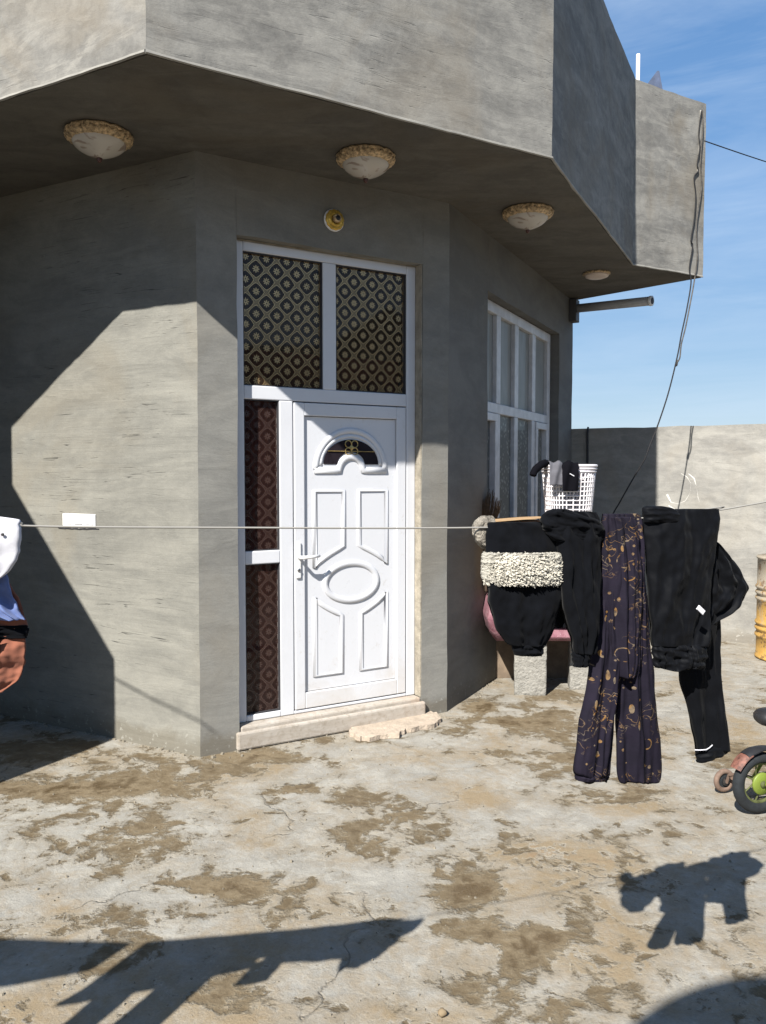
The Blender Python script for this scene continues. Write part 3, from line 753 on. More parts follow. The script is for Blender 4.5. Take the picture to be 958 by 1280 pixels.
# rainwater spout at the back corner
q0 = np.array(pR(WR - .10, 3.262, .02)); q1 = at_y(815, 376, 7.62)
t = thing('rain_spout', 'grey plastic rainwater spout sticking out below the canopy end', 'drain pipe', tuple(q0))
mb = MB(); dirv = (q1 - q0) / np.linalg.norm(q1 - q0); mb.tube([q0, q0 + (q1 - q0) * .5, q1], .043, 18); mb.build('pipe', M['grey_pipe'], t, smooth=True)
mb = MB(); mb.lathe([(.030, .0), (.047, 0), (.048, -.02), (.044, -.03)], tuple(q1 + dirv * .004), tuple(dirv), 22); mb.build('collar', M['white_plastic'], t, smooth=True)
mb = MB(); mb.lathe([(.032, 0), (.032, .0065), (.001, .0065)], tuple(q1), tuple(dirv), 18); mb.build('bore', M['gap'], t)
mb = MB(); mb.wbox(pR, WR - .17, WR - .03, 3.13, 3.35, 0, .075); bx = mb.build('outlet_box', simple('dark_box', (.05, .05, .055), .6), t, bevel=.006)

# things on the roof edge
p_ = at_y(798, 68, 7.25)
mb = MB(); mb.tube([(p_[0], p_[1], HP - .3), (p_[0], p_[1], p_[2])], .017, 14)
tag(mb.build('roof_pipe', M['white_plastic'], smooth=True), 'thin white pipe standing up behind the parapet', 'pipe')
t0, t1, t2, t3 = at_y(806, 107, 7.6), at_y(830, 116, 7.6), at_y(823, 88.5, 7.6), at_y(815, 98, 7.7)
mb = MB(); dpt = np.array([.05, .16, 0])
low = np.array([0, 0, -.02]); mb.prism([t0 + low, t1 + low, t1 + low + dpt, t0 + low + dpt], [t2 - np.array([.01, 0, 0]), t2 + np.array([.01, 0, 0]), t2 + dpt * .6, t2 + dpt * .55])
tag(mb.build('roof_tarp', simple('blue_grey_tarp', (.055, .075, .13), .6, var=.3, vscale=12)), 'small pointed blue grey tarpaulin corner showing over the parapet', 'tarpaulin')

# ---------------------------------------------------------------- cables
def smooth_path(pts, n=10):
    pts = [np.array(p, float) for p in pts]; out = []
    for i in range(len(pts) - 1):
        p0, p1, p2, p3 = pts[max(i - 1, 0)], pts[i], pts[i + 1], pts[min(i + 2, len(pts) - 1)]
        for k in range(n):
            s_ = k / n; out.append(.5 * ((2 * p1) + (-p0 + p2) * s_ + (2 * p0 - 5 * p1 + 4 * p2 - p3) * s_ ** 2 + (-p0 + 3 * p1 - 3 * p2 + p3) * s_ ** 3))
    out.append(pts[-1]); return out
def dfp(px, py, o=.012):
    p = on_plane(px, py, cCD + nD * o, nD); return p
cab = [dfp(877, 139), dfp(874, 165), dfp(875, 185), dfp(872, 205), dfp(873, 214), dfp(868, 222), dfp(870, 245), dfp(868, 275), dfp(864, 300), dfp(866, 308), dfp(862, 335), dfp(864, 353, .02)]
hang = [at_y(859, 385, 7.10), at_y(852, 418, 7.05), at_y(847, 445, 7.0), at_y(836, 490, 6.95), at_y(823, 530, 6.9), at_y(812, 558, 6.85), at_y(806, 574, 6.85), at_y(793, 596, 6.9), at_y(776, 626, 6.95), at_y(764, 650, 7.0), at_y(760, 690, 7.0)]
mb = MB(); mb.tube(smooth_path(cab + hang), .006, 7)
tag(mb.build('cable', M['wire'], smooth=True), 'long black cable hanging from the canopy corner down behind the laundry', 'cable')
cab2 = [dfp(878, 137, .018), dfp(879, 160, .02), dfp(876, 200, .02), dfp(877, 235, .018), dfp(871, 280, .02), dfp(872, 320, .02), dfp(868, 352, .02)] + [at_y(862, 385, 7.1), at_y(857, 410, 7.05), at_y(852, 430, 7.02), at_y(850, 447, 7.0), at_y(846, 454, 7.0)]
mb = MB(); mb.tube(smooth_path(cab2), .006, 7); mb.lathe([(.002, -.03), (.012, -.02), (.012, .02), (.004, .03)], tuple(cab2[-1]), (.2, 0, 1), 10)
tag(mb.build('cable', simple('pale_twisted_cable', (.075, .07, .065), .8, spec=.2, var=.5, vscale=30), smooth=True), 'shorter pale grey cable with a loose connector end, running down the canopy corner', 'cable')
mb = MB()   # strip of pale mortar along the cable chase
ch = [dfp(876, 138, .004), dfp(875, 175, .004), dfp(872, 215, .004)]
mb.tube(smooth_path(ch), .006, 6); mch = mb.build('cable_chase', M['arris'], house, smooth=True)
w0 = dfp(880.5, 176, .0); w1 = at_y(1150, 234, 11)
sag = [w0 + (w1 - w0) * s_ + np.array([0, 0, -.12 * math.sin(math.pi * s_)]) for s_ in np.linspace(0, 1, 16)]
pole_top = w1
mb = MB(); mb.tube(sag, .0055, 6); tag(mb.build('overhead_wire', M['wire'], smooth=True), 'thin overhead wire running from the canopy corner out to the right', 'wire')
mb = MB(); mb.tube([(w1[0], w1[1], -.1), (w1[0], w1[1], 4.5), (w1[0], w1[1], w1[2] + .25)], [.11, .09, .08], 14)
tag(mb.build('utility_pole', M['grey_pipe'], smooth=True), 'tall round utility pole carrying the overhead wire', 'pole')
mb = MB(); mb.tube([bwp(.17, FH + .015, .012), bwp(.165, FH - .05, .016), bwp(.17, 1.7, .014), bwp(.19, 1.3, .014), bwp(.18, .9, .014)], .010, 8)
tag(mb.build('wall_cable', simple('dark_hose', (.02, .02, .022), .6), smooth=True), 'dark hose running down the shaded end of the yard wall', 'hose')

# ================================================================= LAUNDRY
LB = np.array([.22, 1.68]); Ld = np.array([1, .35]); Ld = Ld / np.linalg.norm(Ld); Ln = np.array([Ld[1], -Ld[0]])
LZ = [(-3.4, 2.25), (-2.68, 1.985), (-2.06, 1.74), (-1.4, 1.60), (-.93, 1.525), (-.88, 1.513), (-.52, 1.502), (-.018, 1.491), (.3, 1.497), (.606, 1.525), (.745, 1.536), (2.7, 1.80)]
def zline(w): return float(np.interp(w, [a for a, _ in LZ], [b for _, b in LZ]))
def lw(w, z, o=0.0): q = LB + Ld * w + Ln * o; return np.array([q[0], q[1], z])
def px2w(px, py, off=0.0):
    p = on_plane(px, py, LB + Ln * off, Ln); return float((p[:2] - LB) @ Ld), float(p[2])
mb = MB(); mb.tube(smooth_path([lw(w, z - .004) for w, z in LZ], 8), .0018, 6)
tag(mb.build('clothesline', M['cord'], smooth=True), 'pale cord clothesline stretched across the yard in front of the house', 'clothesline')
for w_, lab in ((-3.4, 'steel clothesline post on the left beyond the raked wall'), (2.7, 'steel clothesline post on the right beyond the bike')):
    q = lw(w_, 0); zt = zline(w_)
    t = thing('clothesline_post', lab, 'post', (q[0], q[1], 0), 'clothesline posts')
    mb = MB(); mb.tube([(q[0], q[1], -.1), (q[0], q[1], zt + .12)], .028, 12); mb.build('post', M['steel'], t, smooth=True)
    mb = MB(); mb.lathe([(.014, 0), (.02, .01), (.014, .02)], (q[0], q[1], zt - .01), n=12, axis=(Ld[0], Ld[1], 0)); mb.build('hook', M['steel'], t)

def catmull(xs_, ys_, x):
    xs_ = np.array(xs_); i = int(np.clip(np.searchsorted(xs_, x) - 1, 0, len(xs_) - 2))
    t_ = (x - xs_[i]) / (xs_[i + 1] - xs_[i]); p0 = ys_[max(i - 1, 0)]; p1 = ys_[i]; p2 = ys_[i + 1]; p3 = ys_[min(i + 2, len(ys_) - 1)]
    m1 = (p2 - p0) / 2; m2 = (p3 - p1) / 2
    return (2 * t_ ** 3 - 3 * t_ ** 2 + 1) * p1 + (t_ ** 3 - 2 * t_ ** 2 + t_) * m1 + (-2 * t_ ** 3 + 3 * t_ ** 2) * p2 + (t_ ** 3 - t_ ** 2) * m2
def cloth(name, rows, mat, parent=None, off=0.0, th=.02, folds=((3, .008),), nx=40, ny=60, seed=1, px=True, jit=.003, topth=.35, wob=.25, fuzz=0, smooth_rows=True, follow_top=False, hem=0.0, crumple=1.0):
    """hanging piece of cloth: rows are (y, x_left, x_right) from top to bottom; closed body with real thickness and folds"""
    if px:
        rr = []
        for y, a_, b_ in rows:
            (wa, za), (wb, zb_) = px2w(a_, y, off), px2w(b_, y, off); rr.append((za, zb_, wa, wb))
    else: rr = [(z, z, a_, b_) if not isinstance(z, tuple) else (z[0], z[1], a_, b_) for z, a_, b_ in rows]
    ts = np.linspace(0, 1, len(rr)); cum = [0]
    for i in range(1, len(rr)): cum.append(cum[-1] + abs(rr[i][0] - rr[i - 1][0]) + .3 * abs(rr[i][2] - rr[i - 1][2]) + 1e-5)
    ts = np.array(cum) / cum[-1]
    mb = MB(); loop = []; rs = random.Random(seed); ph = [rs.random() * 6.28 for _ in range(20)]
    half = nx
    for j in range(ny + 1):
        t_ = j / ny
        f = (lambda k: float(catmull(ts, [r[k] for r in rr], t_))) if smooth_rows else (lambda k: float(np.interp(t_, ts, [r[k] for r in rr])))
        za, zb_, wa, wb = f(0), f(1), f(2), f(3)
        wa += jit * mnoise.noise(Vector((t_ * 9, seed * 1.7, 0))); wb += jit * mnoise.noise(Vector((t_ * 9, seed * 1.7, 8)))
        k_th = th * (topth + (1 - topth) * min(1, t_ * 5)) * (1 - .25 * max(0, t_ - .8) / .2)
        for side in (0, 1):
            for i in range(half):
                s_ = i / half if side == 0 else 1 - i / half
                e = math.sqrt(max(0, 1 - (2 * s_ - 1) ** 2))
                fo = 0
                for n_, (kf, am) in enumerate(folds):
                    q = mnoise.noise(Vector((s_ * kf * 1.25 + seed * 3.7 + .55 * math.sin(t_ * 2.3 + ph[n_ + 5]) * wob * 2, t_ * .75 + ph[n_], seed * 1.3 + n_ * 7)))
                    q2 = 1 - 2.6 * abs(mnoise.noise(Vector((s_ * kf * .55 + seed * 1.9 + wob * t_ * .9, t_ * .6 + ph[n_ + 2], seed + 31 + n_))))
                    fo += am * (1.3 * q + .4 * q2) * (.45 + .55 * min(1, t_ * 1.8 + .25))
                cr = crumple * .0035 * mnoise.noise(Vector((s_ * 4 + seed, t_ * 5, seed))) + crumple * .0012 * mnoise.noise(Vector((s_ * 12 + seed, t_ * 14, seed)))
                o = off + fo * (e ** .5) + cr + (k_th if side == 0 else -k_th * .7) * e ** .75
                if fuzz:
                    q = Vector((s_ * (wb - wa) * 90, t_ * 9 * 3, seed)); o += fuzz * mnoise.noise(q) * (1 if side == 0 else -1)
                zz = za + (zb_ - za) * s_ + (hem * math.sin(s_ * 9 + ph[9]) * (t_ > .9))
                ww = wa + (wb - wa) * s_
                if fuzz: zz += fuzz * .8 * mnoise.noise(Vector((s_ * 40, t_ * 30, seed + 5))); ww += fuzz * .5 * mnoise.noise(Vector((s_ * 3, t_ * 40, seed + 9)))
                mb.v.append(tuple(lw(ww, zz, o)))
    n2 = 2 * half
    for j in range(ny):
        for i in range(n2): mb.f.append([j * n2 + i, j * n2 + (i + 1) % n2, (j + 1) * n2 + (i + 1) % n2, (j + 1) * n2 + i])
    for j in (0, ny):
        for i in range(half - 1):        # close top and hem
            a0 = j * n2 + i; a1 = j * n2 + i + 1; b1 = j * n2 + (n2 - i - 1); b0 = j * n2 + (n2 - i) % n2
            if b0 == a0: mb.f.append([a0, a1, b1])
            else: mb.f.append([a0, a1, b1, b0])
    def uvf(v, nrm): return ((v.x - LB[0]) * Ld[0] + (v.y - LB[1]) * Ld[1], v.z)
    return mb.build(name, mat, parent, smooth=True, uvf=uvf)
def fabric(name, col, rough=.9, sheen=.3, weave=900, var=.2, bump=.15):
    m, t, b = newmat(name); uv = t.nodes.new('ShaderNodeUVMap').outputs[0]
    n = tex(t, uv, 22, 6, .65); n2 = tex(t, uv, weave, 2, .5)
    c = mixc(t, ramp(t, n, .3, .7), [x * (1 - var) for x in col], [x * (1 + var) for x in col])
    lint = tex(t, uv, 260, 2, .5)
    t.links.new(c, b.inputs['Base Color']); b.inputs['Roughness'].default_value = rough; b.inputs['Specular IOR Level'].default_value = .07
    b.inputs['Sheen Weight'].default_value = sheen; b.inputs['Sheen Roughness'].default_value = .5
    h = math_(t, 'ADD', n, math_(t, 'MULTIPLY', n2, .3)); bumpn(t, h, bump, b, .006); return m
M['black_knit'] = fabric('black_sweatshirt_fabric', (.0035, .004, .0055), .95, .02, 700)
M['black_satin'] = fabric('black_tracksuit_fabric', (.004, .0045, .006), .6, .02, 1200)
M['white_cotton'] = fabric('white_cotton', (.58, .58, .62), .9, .1, 900, .08)
M['blue_cotton'] = fabric('blue_cotton', (.12, .165, .34), .85, .2, 900, .25)
M['terracotta'] = fabric('terracotta_fabric', (.24, .092, .058), .9, .2, 900, .2)
M['mid_fabric'] = fabric('grey_fabric', (.12, .12, .13), .9, .2, 900)
def fleece():
    m, t, b = newmat('cream_fleece'); uv = t.nodes.new('ShaderNodeUVMap').outputs[0]
    n = tex(t, uv, 75, 5, .65, 2.2, mscale=(.45, 1.3, 1)); n2 = tex(t, uv, 9, 5, .6, 1)
    c = mixc(t, ramp(t, n, .3, .62), (.36, .34, .29), (.46, .44, .38)); c = mixc(t, ramp(t, n2, .55, .75, cb=(.4, .4, .4, 1)), c, (.26, .245, .22))
    t.links.new(c, b.inputs['Base Color']); b.inputs['Roughness'].default_value = 1; bumpn(t, n, .9, b, .012); return m
M['fleece'] = fleece(); M['fleece_tuft'] = simple('cream_fleece_pile', (.43, .405, .345), .95, var=.25, vscale=30)
def star_print():
    m, t, b = newmat('dark_star_print'); uv = t.nodes.new('ShaderNodeUVMap').outputs[0]
    base = mixc(t, ramp(t, tex(t, uv, 9, 5, .6), .3, .7), (.0055, .0045, .010), (.012, .009, .019))
    def cells(scale, rnd):
        v = t.nodes.new('ShaderNodeTexVoronoi'); v.inputs['Scale'].default_value = scale; v.inputs['Randomness'].default_value = rnd
        t.links.new(uv, v.inputs['Vector']); return v
    n = tex(t, uv, 120, 3, .6)
    v = cells(58, .95); sep = t.nodes.new('ShaderNodeSeparateColor'); t.links.new(v.outputs['Color'], sep.inputs[0])
    size = math_(t, 'MULTIPLY', math_(t, 'SUBTRACT', sep.outputs[0], .30), .36)
    dots = math_(t, 'LESS_THAN', v.outputs['Distance'], size)
    mp = t.nodes.new('ShaderNodeMapping'); mp.inputs['Scale'].default_value = (1, .33, 1); t.links.new(uv, mp.inputs[0])
    v3 = t.nodes.new('ShaderNodeTexVoronoi'); v3.inputs['Scale'].default_value = 44; t.links.new(mp.outputs[0], v3.inputs['Vector'])
    s3 = t.nodes.new('ShaderNodeSeparateColor'); t.links.new(v3.outputs['Color'], s3.inputs[0])
    flame = math_(t, 'MULTIPLY', math_(t, 'LESS_THAN', v3.outputs['Distance'], .17), math_(t, 'GREATER_THAN', s3.outputs[1], .48))
    v2_ = cells(23, .95); s2 = t.nodes.new('ShaderNodeSeparateColor'); t.links.new(v2_.outputs['Color'], s2.inputs[0])
    ringd = math_(t, 'LESS_THAN', math_(t, 'ABSOLUTE', math_(t, 'SUBTRACT', v2_.outputs['Distance'], .36)), .026)
    ringm = math_(t, 'MULTIPLY', math_(t, 'MULTIPLY', ringd, math_(t, 'GREATER_THAN', s2.outputs[2], .62)), ramp(t, tex(t, uv, 30, 3), .50, .54))
    lines = math_(t, 'MULTIPLY', ramp(t, math_(t, 'ABSOLUTE', math_(t, 'SUBTRACT', tex(t, uv, 48, 2, .5, .6), .5)), .0, .018, (1, 1, 1, 1), (0, 0, 0, 1)), ramp(t, tex(t, uv, 12, 3), .50, .56))
    gm = math_(t, 'MAXIMUM', math_(t, 'MAXIMUM', dots, flame), math_(t, 'MAXIMUM', ringm, lines))
    gm = math_(t, 'MULTIPLY', gm, ramp(t, n, .3, .55, (.25, .25, .25, 1), (1, 1, 1, 1)))
    gold = mixc(t, sep.outputs[1], (.20, .105, .028), (.15, .12, .085))
    t.links.new(mixc(t, gm, base, gold), b.inputs['Base Color']); b.inputs['Roughness'].default_value = .85; b.inputs['Specular IOR Level'].default_value = .2
    bumpn(t, tex(t, uv, 40, 5, .6), .2, b, .006); return m
M['print'] = star_print()
M['mottle'] = simple('mottled_grey_knit', (.20, .18, .15), .95, var=.75, vscale=70, bump=.8, bscale=70)

def hang_thing(name, label, cat, px, py, group='laundry on the line'):
    w, z = px2w(px, py); return thing(name, label, cat, tuple(lw(w, zline(w))), group)
# black sweatshirt folded over the line: two sleeves hanging, cream fleece band on one
sw = hang_thing('sweatshirt', 'black sweatshirt with a cream fleece band on its hanging sleeve', 'sweatshirt', 660, 655)
cloth('body', [(640, 684, 746), (655, 676, 750), (700, 686, 748), (745, 688, 738), (772, 688, 726), (784, 692, 718)], M['black_knit'], sw, -.025, .012, ((3, .010),), 40, 50, 3, crumple=2.5)
cloth('sleeve', [(652.5, 613, 684), (657, 610, 700), (668, 608, 702), (690, 607, 702), (730, 607, 702), (758, 612, 699), (780, 618, 693), (795, 626, 687), (803, 632, 683), (806, 636, 682)], M['black_knit'], sw, 0, .020, ((2.2, .012), (5, .005)), 60, 70, 4, crumple=2.6, wob=1.0)
cloth('cuff', [(803, 638, 681), (808, 640, 679), (814, 642, 678), (819, 643.5, 677)], M['black_knit'], sw, 0, .017, ((9, .003),), 60, 14, 5)
cloth('fleece_band', [(690, 604.5, 700), (693, 603, 703), (705, 602, 704), (722, 603, 703), (727, 605, 701), (730, 606, 697)], M['fleece'], sw, .002, .032, ((2.2, .006),), 110, 60, 6, fuzz=.0035, topth=.9)
cloth('sleeve', [(639, 692, 738), (645, 690, 748), (665, 694, 750), (700, 697, 750), (745, 700, 750), (775, 706, 748), (795, 711, 745), (808, 714, 743), (816, 716, 740)], M['black_knit'], sw, .010, .019, ((2.2, .012), (5, .006)), 56, 70, 7, crumple=2.6, wob=1.0)
cloth('cuff', [(813, 714, 738), (820, 715, 737), (827, 716, 736), (833, 717, 734)], M['black_knit'], sw, .010, .016, ((8, .003),), 48, 14, 8)
cloth('shoulder', [(636, 690, 706), (640, 682, 718), (646, 678, 738), (654, 676, 752), (664, 680, 754), (676, 690, 753)], M['black_knit'], sw, .008, .022, ((3, .014),), 50, 30, 9, topth=.6, crumple=3)
mb = MB(); q = px2w(705, 737); mb.box(lw(*q, .0), np.array([*Ld, 0]) * .006, np.array([*Ln, 0]) * .002, np.array([0, 0, .0018])); mb.build('label', M['white_cotton'], sw)
rs = random.Random(21); mb = MB()
for k in range(4200):
    y = rs.uniform(691.5, 728); edge = .5 + .5 * math.sin((y - 688) / 44 * math.pi); x = rs.uniform(603.5, 703.5)
    w_, z_ = px2w(x, y); s_ = (x - 603) / 101; o = .002 + .032 * math.sqrt(max(0, 1 - (2 * s_ - 1) ** 2)) ** 1.5 * (.55 + .45 * edge) + rs.uniform(-.004, .004)
    p = lw(w_, z_, o); an = rs.gauss(-1.2, .8); ln = rs.uniform(.003, .0058)
    d1 = np.array([*Ld, 0]) * math.cos(an) * ln + np.array([0, 0, 1]) * math.sin(an) * ln + np.array([*Ln, 0]) * rs.uniform(-.001, .006)
    d2 = np.array([*Ld, 0]) * math.cos(an + 1.2) * ln * .8 + np.array([0, 0, 1]) * math.sin(an + 1.2) * ln * .8 + np.array([*Ln, 0]) * rs.uniform(-.004, .003)
    mb.tube([p, p + d1, p + d1 + d2], [.0016, .0014, .0006], 3)
mb.build('fleece_pile', M['fleece_tuft'], bpy.data.objects['fleece_band'])
# mottled knitted piece bunched at the left end
sc = hang_thing('scarf', 'small mottled grey knitted scarf bunched on the line beside the black sweatshirt', 'scarf', 600, 657)
cloth('scarf_body', [(645, 602, 616), (652, 594, 617), (662, 591, 616), (672, 592, 616), (680, 597, 614), (686, 604, 613)], M['mottle'], sc, -.02, .020, ((2, .008),), 60, 40, 11, fuzz=.003)
# star print trousers
tr = hang_thing('trousers', 'long dark trousers printed with gold stars and moons, hanging by the waist', 'trousers', 775, 650)
cloth('waist', [(642, 753, 797), (650, 751, 802), (665, 750, 803), (700, 749, 804), (740, 750, 803), (785, 755, 800), (820, 763, 799), (846, 769, 795)], M['print'], tr, .002, .016, ((3.6, .016), (8, .007)), 80, 90, 12, crumple=1.6)
cloth('leg', [(672, 751, 779), (720, 748, 778), (770, 744, 777), (815, 739, 775.5), (850, 734.5, 773), (880, 729, 769.5), (905, 723, 766.5), (930, 720, 765), (950, 717, 763.5), (962, 716, 762.5), (968, 717, 762)], M['print'], tr, -.006, .018, ((2.6, .014), (6, .006)), 56, 70, 13, hem=.004, crumple=1.8)
cloth('leg', [(672, 775, 803), (720, 774, 804.5), (770, 773, 808), (815, 771.5, 812), (850, 770.5, 816), (880, 771, 819), (905, 771.5, 821), (935, 771, 823.5), (958, 772, 825), (972, 774, 824), (977, 776, 822)], M['print'], tr, -.004, .018, ((2.6, .014), (6, .006)), 56, 70, 14, hem=.003, crumple=1.8)
cloth('waist_fold', [(646, 764, 790), (670, 766, 796), (720, 766, 800), (770, 765, 801), (815, 766, 801), (838, 768, 799), (846, 771, 794)], M['print'], tr, .020, .008, ((3, .012), (7, .005)), 56, 70, 15, crumple=1.6)
cloth('cuff', [(966, 718, 761), (970, 719, 760), (975, 720, 758)], M['print'], tr, -.006, .020, ((8, .002),), 44, 10, 16, hem=.004)
# black tracksuit bottoms folded over the line
jb = hang_thing('tracksuit_bottoms', 'black tracksuit bottoms folded over the line with elastic waistband down, right of the printed trousers', 'tracksuit bottoms', 850, 645)
cloth('fabric', [(636, 806, 898.5), (645, 803, 898.5), (660, 804, 897.5), (690, 806, 894), (730, 809, 889), (765, 811, 887), (795, 813, 884), (807, 814, 883)], M['black_satin'], jb, 0, .018, ((2.6, .014), (6, .006)), 80, 90, 17, topth=.5, crumple=2.4, wob=1.1)
cloth('waistband', [(804, 816, 881), (810, 815, 882), (822, 816, 882), (830, 817, 881), (836, 819, 879)], M['black_satin'], jb, .002, .018, ((14, .005), (3, .005)), 110, 24, 18, hem=.003, crumple=2)
cloth('fold', [(632.5, 808, 826), (635, 804, 838), (640, 803, 846), (646, 804, 850), (653, 806, 848)], M['black_satin'], jb, .006, .020, ((2, .006),), 30, 20, 19, topth=.7)
q = px2w(856.5, 758); mb = MB(); c_ = lw(q[0], q[1], .052)
ca, sa = math.cos(R(-40)), math.sin(R(-40)); e1 = np.array([*Ld, 0]) * ca + np.array([0, 0, 1]) * sa; e2 = -np.array([*Ld, 0]) * sa + np.array([0, 0, 1]) * ca
mb.box(c_, e1 * .0105, np.array([*Ln, 0]) * .002, e2 * .0055); mb.build('care_tag', M['white_cotton'], jb)
# black jacket behind: hood bulging to the right
hj = hang_thing('hooded_jacket', 'black jacket bunched behind the tracksuit bottoms, hood bulging out to the right', 'jacket', 895, 650)
def rot_rows(c): return c
cloth('hood', [(676, 876, 893), (690, 874, 905), (705, 872, 918), (720, 870, 926), (733, 868, 932.5), (745, 868, 929), (758, 869, 921), (770, 870, 906), (780, 872, 889)], M['black_satin'], hj, -.04, .022, ((2.8, .014), (6, .006)), 56, 60, 20, topth=.7, crumple=3)
# black trousers with one leg hanging lower
bt = hang_thing('trousers', 'black plain trousers with one leg hanging low and a white line at its cuff', 'trousers', 880, 655)
cloth('leg', [(660, 838, 892), (740, 840, 897), (775, 842, 899.5), (810, 846, 899.5), (840, 850.5, 899.5), (870, 856, 901), (900, 862, 904), (922, 866.5, 907), (936, 869, 909.5)], M['black_satin'], bt, -.05, .018, ((2.2, .013), (5, .005)), 54, 80, 21, crumple=2.4, wob=1.0)
def tilt_row(y1, x1, y2, x2):
    (wa, za), (wb, zb_) = px2w(x1, y1, -.05), px2w(x2, y2, -.05); return ((za, zb_), wa, wb)
cloth('cuff', [tilt_row(937, 869, 924, 907.5), tilt_row(943, 870, 931, 910), tilt_row(949, 870.5, 936, 909), tilt_row(953, 872, 940, 907)], M['black_satin'], bt, -.05, .018, ((4, .004),), 40, 14, 22, px=False)
mb = MB(); pth = [lw(*px2w(x, y, -.03), -.026 - .012 * abs(x - 883) / 14) for x, y in ((871, 938.5), (876, 938), (882, 936.5), (887, 934.5), (892, 932))]
mb.tube(pth, .0014, 6); mb.build('trim', M['white_cotton'], bt)

# left group: shirt and tops, most of them beyond the left edge of the photo (their shadows fall into it)
GLEFT = 'tops on the left part of the line'
def wz(w, dz=0): return zline(w) + dz
t = thing('shirt', 'white cotton shirt hanging at the left edge of the line', 'shirt', tuple(lw(-.95, zline(-.95))), 'laundry on the line')
cloth('fabric', [((wz(-1.05, .004), 1.522), -1.05, -.897), ((1.50, 1.505), -1.05, -.895), ((1.47, 1.475), -1.05, -.897), ((1.44, 1.452), -1.045, -.903), ((1.415, 1.425), -1.03, -.925), ((1.405, 1.41), -1.02, -.955)], M['white_cotton'], t, .024, .007, ((4, .004),), 40, 30, 31, px=False, crumple=.7)
mb = MB(); q = px2w(3.5, 668, .032); mb.lathe([(.0005, 0), (.0026, .001), (.0026, .002), (.0005, .003)], tuple(lw(q[0], q[1], .032)), (Ln[0], Ln[1], 0), 12); mb.build('button', M['black'], t)
t = thing('shirt', 'blue thin cotton top hanging below the white shirt at the left edge', 'shirt', tuple(lw(-1.0, zline(-1.0))), 'laundry on the line')
cloth('fabric', [((1.50, 1.50), -1.05, -.935), ((1.44, 1.44), -1.04, -.925), ((1.41, 1.41), -1.03, -.918), ((1.385, 1.385), -1.01, -.912), ((1.36, 1.36), -.975, -.902), ((1.347, 1.345), -.94, -.893)], M['blue_cotton'], t, -.004, .006, ((5, .010), (9, .003)), 50, 50, 32, px=False, crumple=1.6)
t = thing('sweater', 'terracotta sweater with a black stripe, hanging at the left edge', 'sweater', tuple(lw(-1.0, zline(-1.0))), 'laundry on the line')
cloth('fabric', [((1.50, 1.50), -1.06, -.95), ((1.42, 1.42), -1.06, -.925), ((1.38, 1.38), -1.06, -.905), ((1.345, 1.345), -1.06, -.896), ((1.33, 1.325), -1.06, -.893)], M['terracotta'], t, -.022, .006, ((4, .009),), 40, 40, 33, px=False, crumple=2)
cloth('stripe', [((1.336, 1.333), -1.06, -.893), ((1.325, 1.325), -1.06, -.890), ((1.31, 1.31), -1.06, -.893)], M['black_knit'], t, -.018, .008, ((4, .007),), 40, 14, 34, px=False, crumple=1.5)
cloth('sleeve', [((1.315, 1.315), -1.06, -.894), ((1.28, 1.28), -1.06, -.897), ((1.25, 1.25), -1.05, -.902), ((1.225, 1.23), -1.04, -.915), ((1.205, 1.215), -1.03, -.935)], M['terracotta'], t, -.022, .005, ((4, .009), (8, .003)), 50, 46, 35, px=False, crumple=2)
cloth('pocket', [((1.318, 1.318), -1.06, -.935), ((1.29, 1.29), -1.05, -.940), ((1.27, 1.27), -1.04, -.955)], M['black_knit'], t, -.008, .006, ((2, .004),), 16, 12, 36, px=False)
def off_top(label, w0, w1, b0, b1, sl, mat, seed):
    wm = (w0 + w1) / 2; t = thing('shirt', label, 'shirt', tuple(lw(wm, zline(wm))), GLEFT)
    cloth('fabric', [((wz(w0, .004), wz(w1, .004)), w0, w1), ((wz(w0, -.03), wz(w1, -.03)), w0, w1), ((b0 + .02, b1 + .02), w0 + .005, w1 - .005), ((b0, b1), w0 + .01, w1 - .01)], mat, t, 0, .014, ((4, .008),), 40, 30, seed, px=False, smooth_rows=False)
    for k, (wa, wb, zt_, zb_, dw) in enumerate(sl):
        cloth('sleeve', [((zt_, zt_), wa, wb), (((zt_ + zb_) / 2,) * 2, wa + dw * .5, wb + dw * .5), ((zb_, zb_), wa + dw, wb + dw)], mat, t, .005, .014, ((2, .005),), 24, 30, seed + 40 + k, px=False)
off_top('grey top hanging left of the white shirt, with one short sleeve', -1.42, -1.02, 1.40, 1.31, [(-1.44, -1.33, 1.42, 1.285, .02)], M['mid_fabric'], 41)
off_top('blue long top hanging in the middle of the off-frame part of the line', -2.02, -1.36, 1.46, 1.44, [(-1.86, -1.45, 1.46, 1.39, .02), (-1.73, -1.55, 1.42, 1.13, .02), (-1.93, -1.80, 1.47, 1.15, .04), (-2.0, -1.85, 1.53, 1.40, -.04)], M['blue_cotton'], 42)
off_top('terracotta top hanging at the far left of the line', -2.75, -2.08, 1.64, 1.60, [(-2.55, -2.4, 1.66, 1.45, -.05)], M['terracotta'], 43)

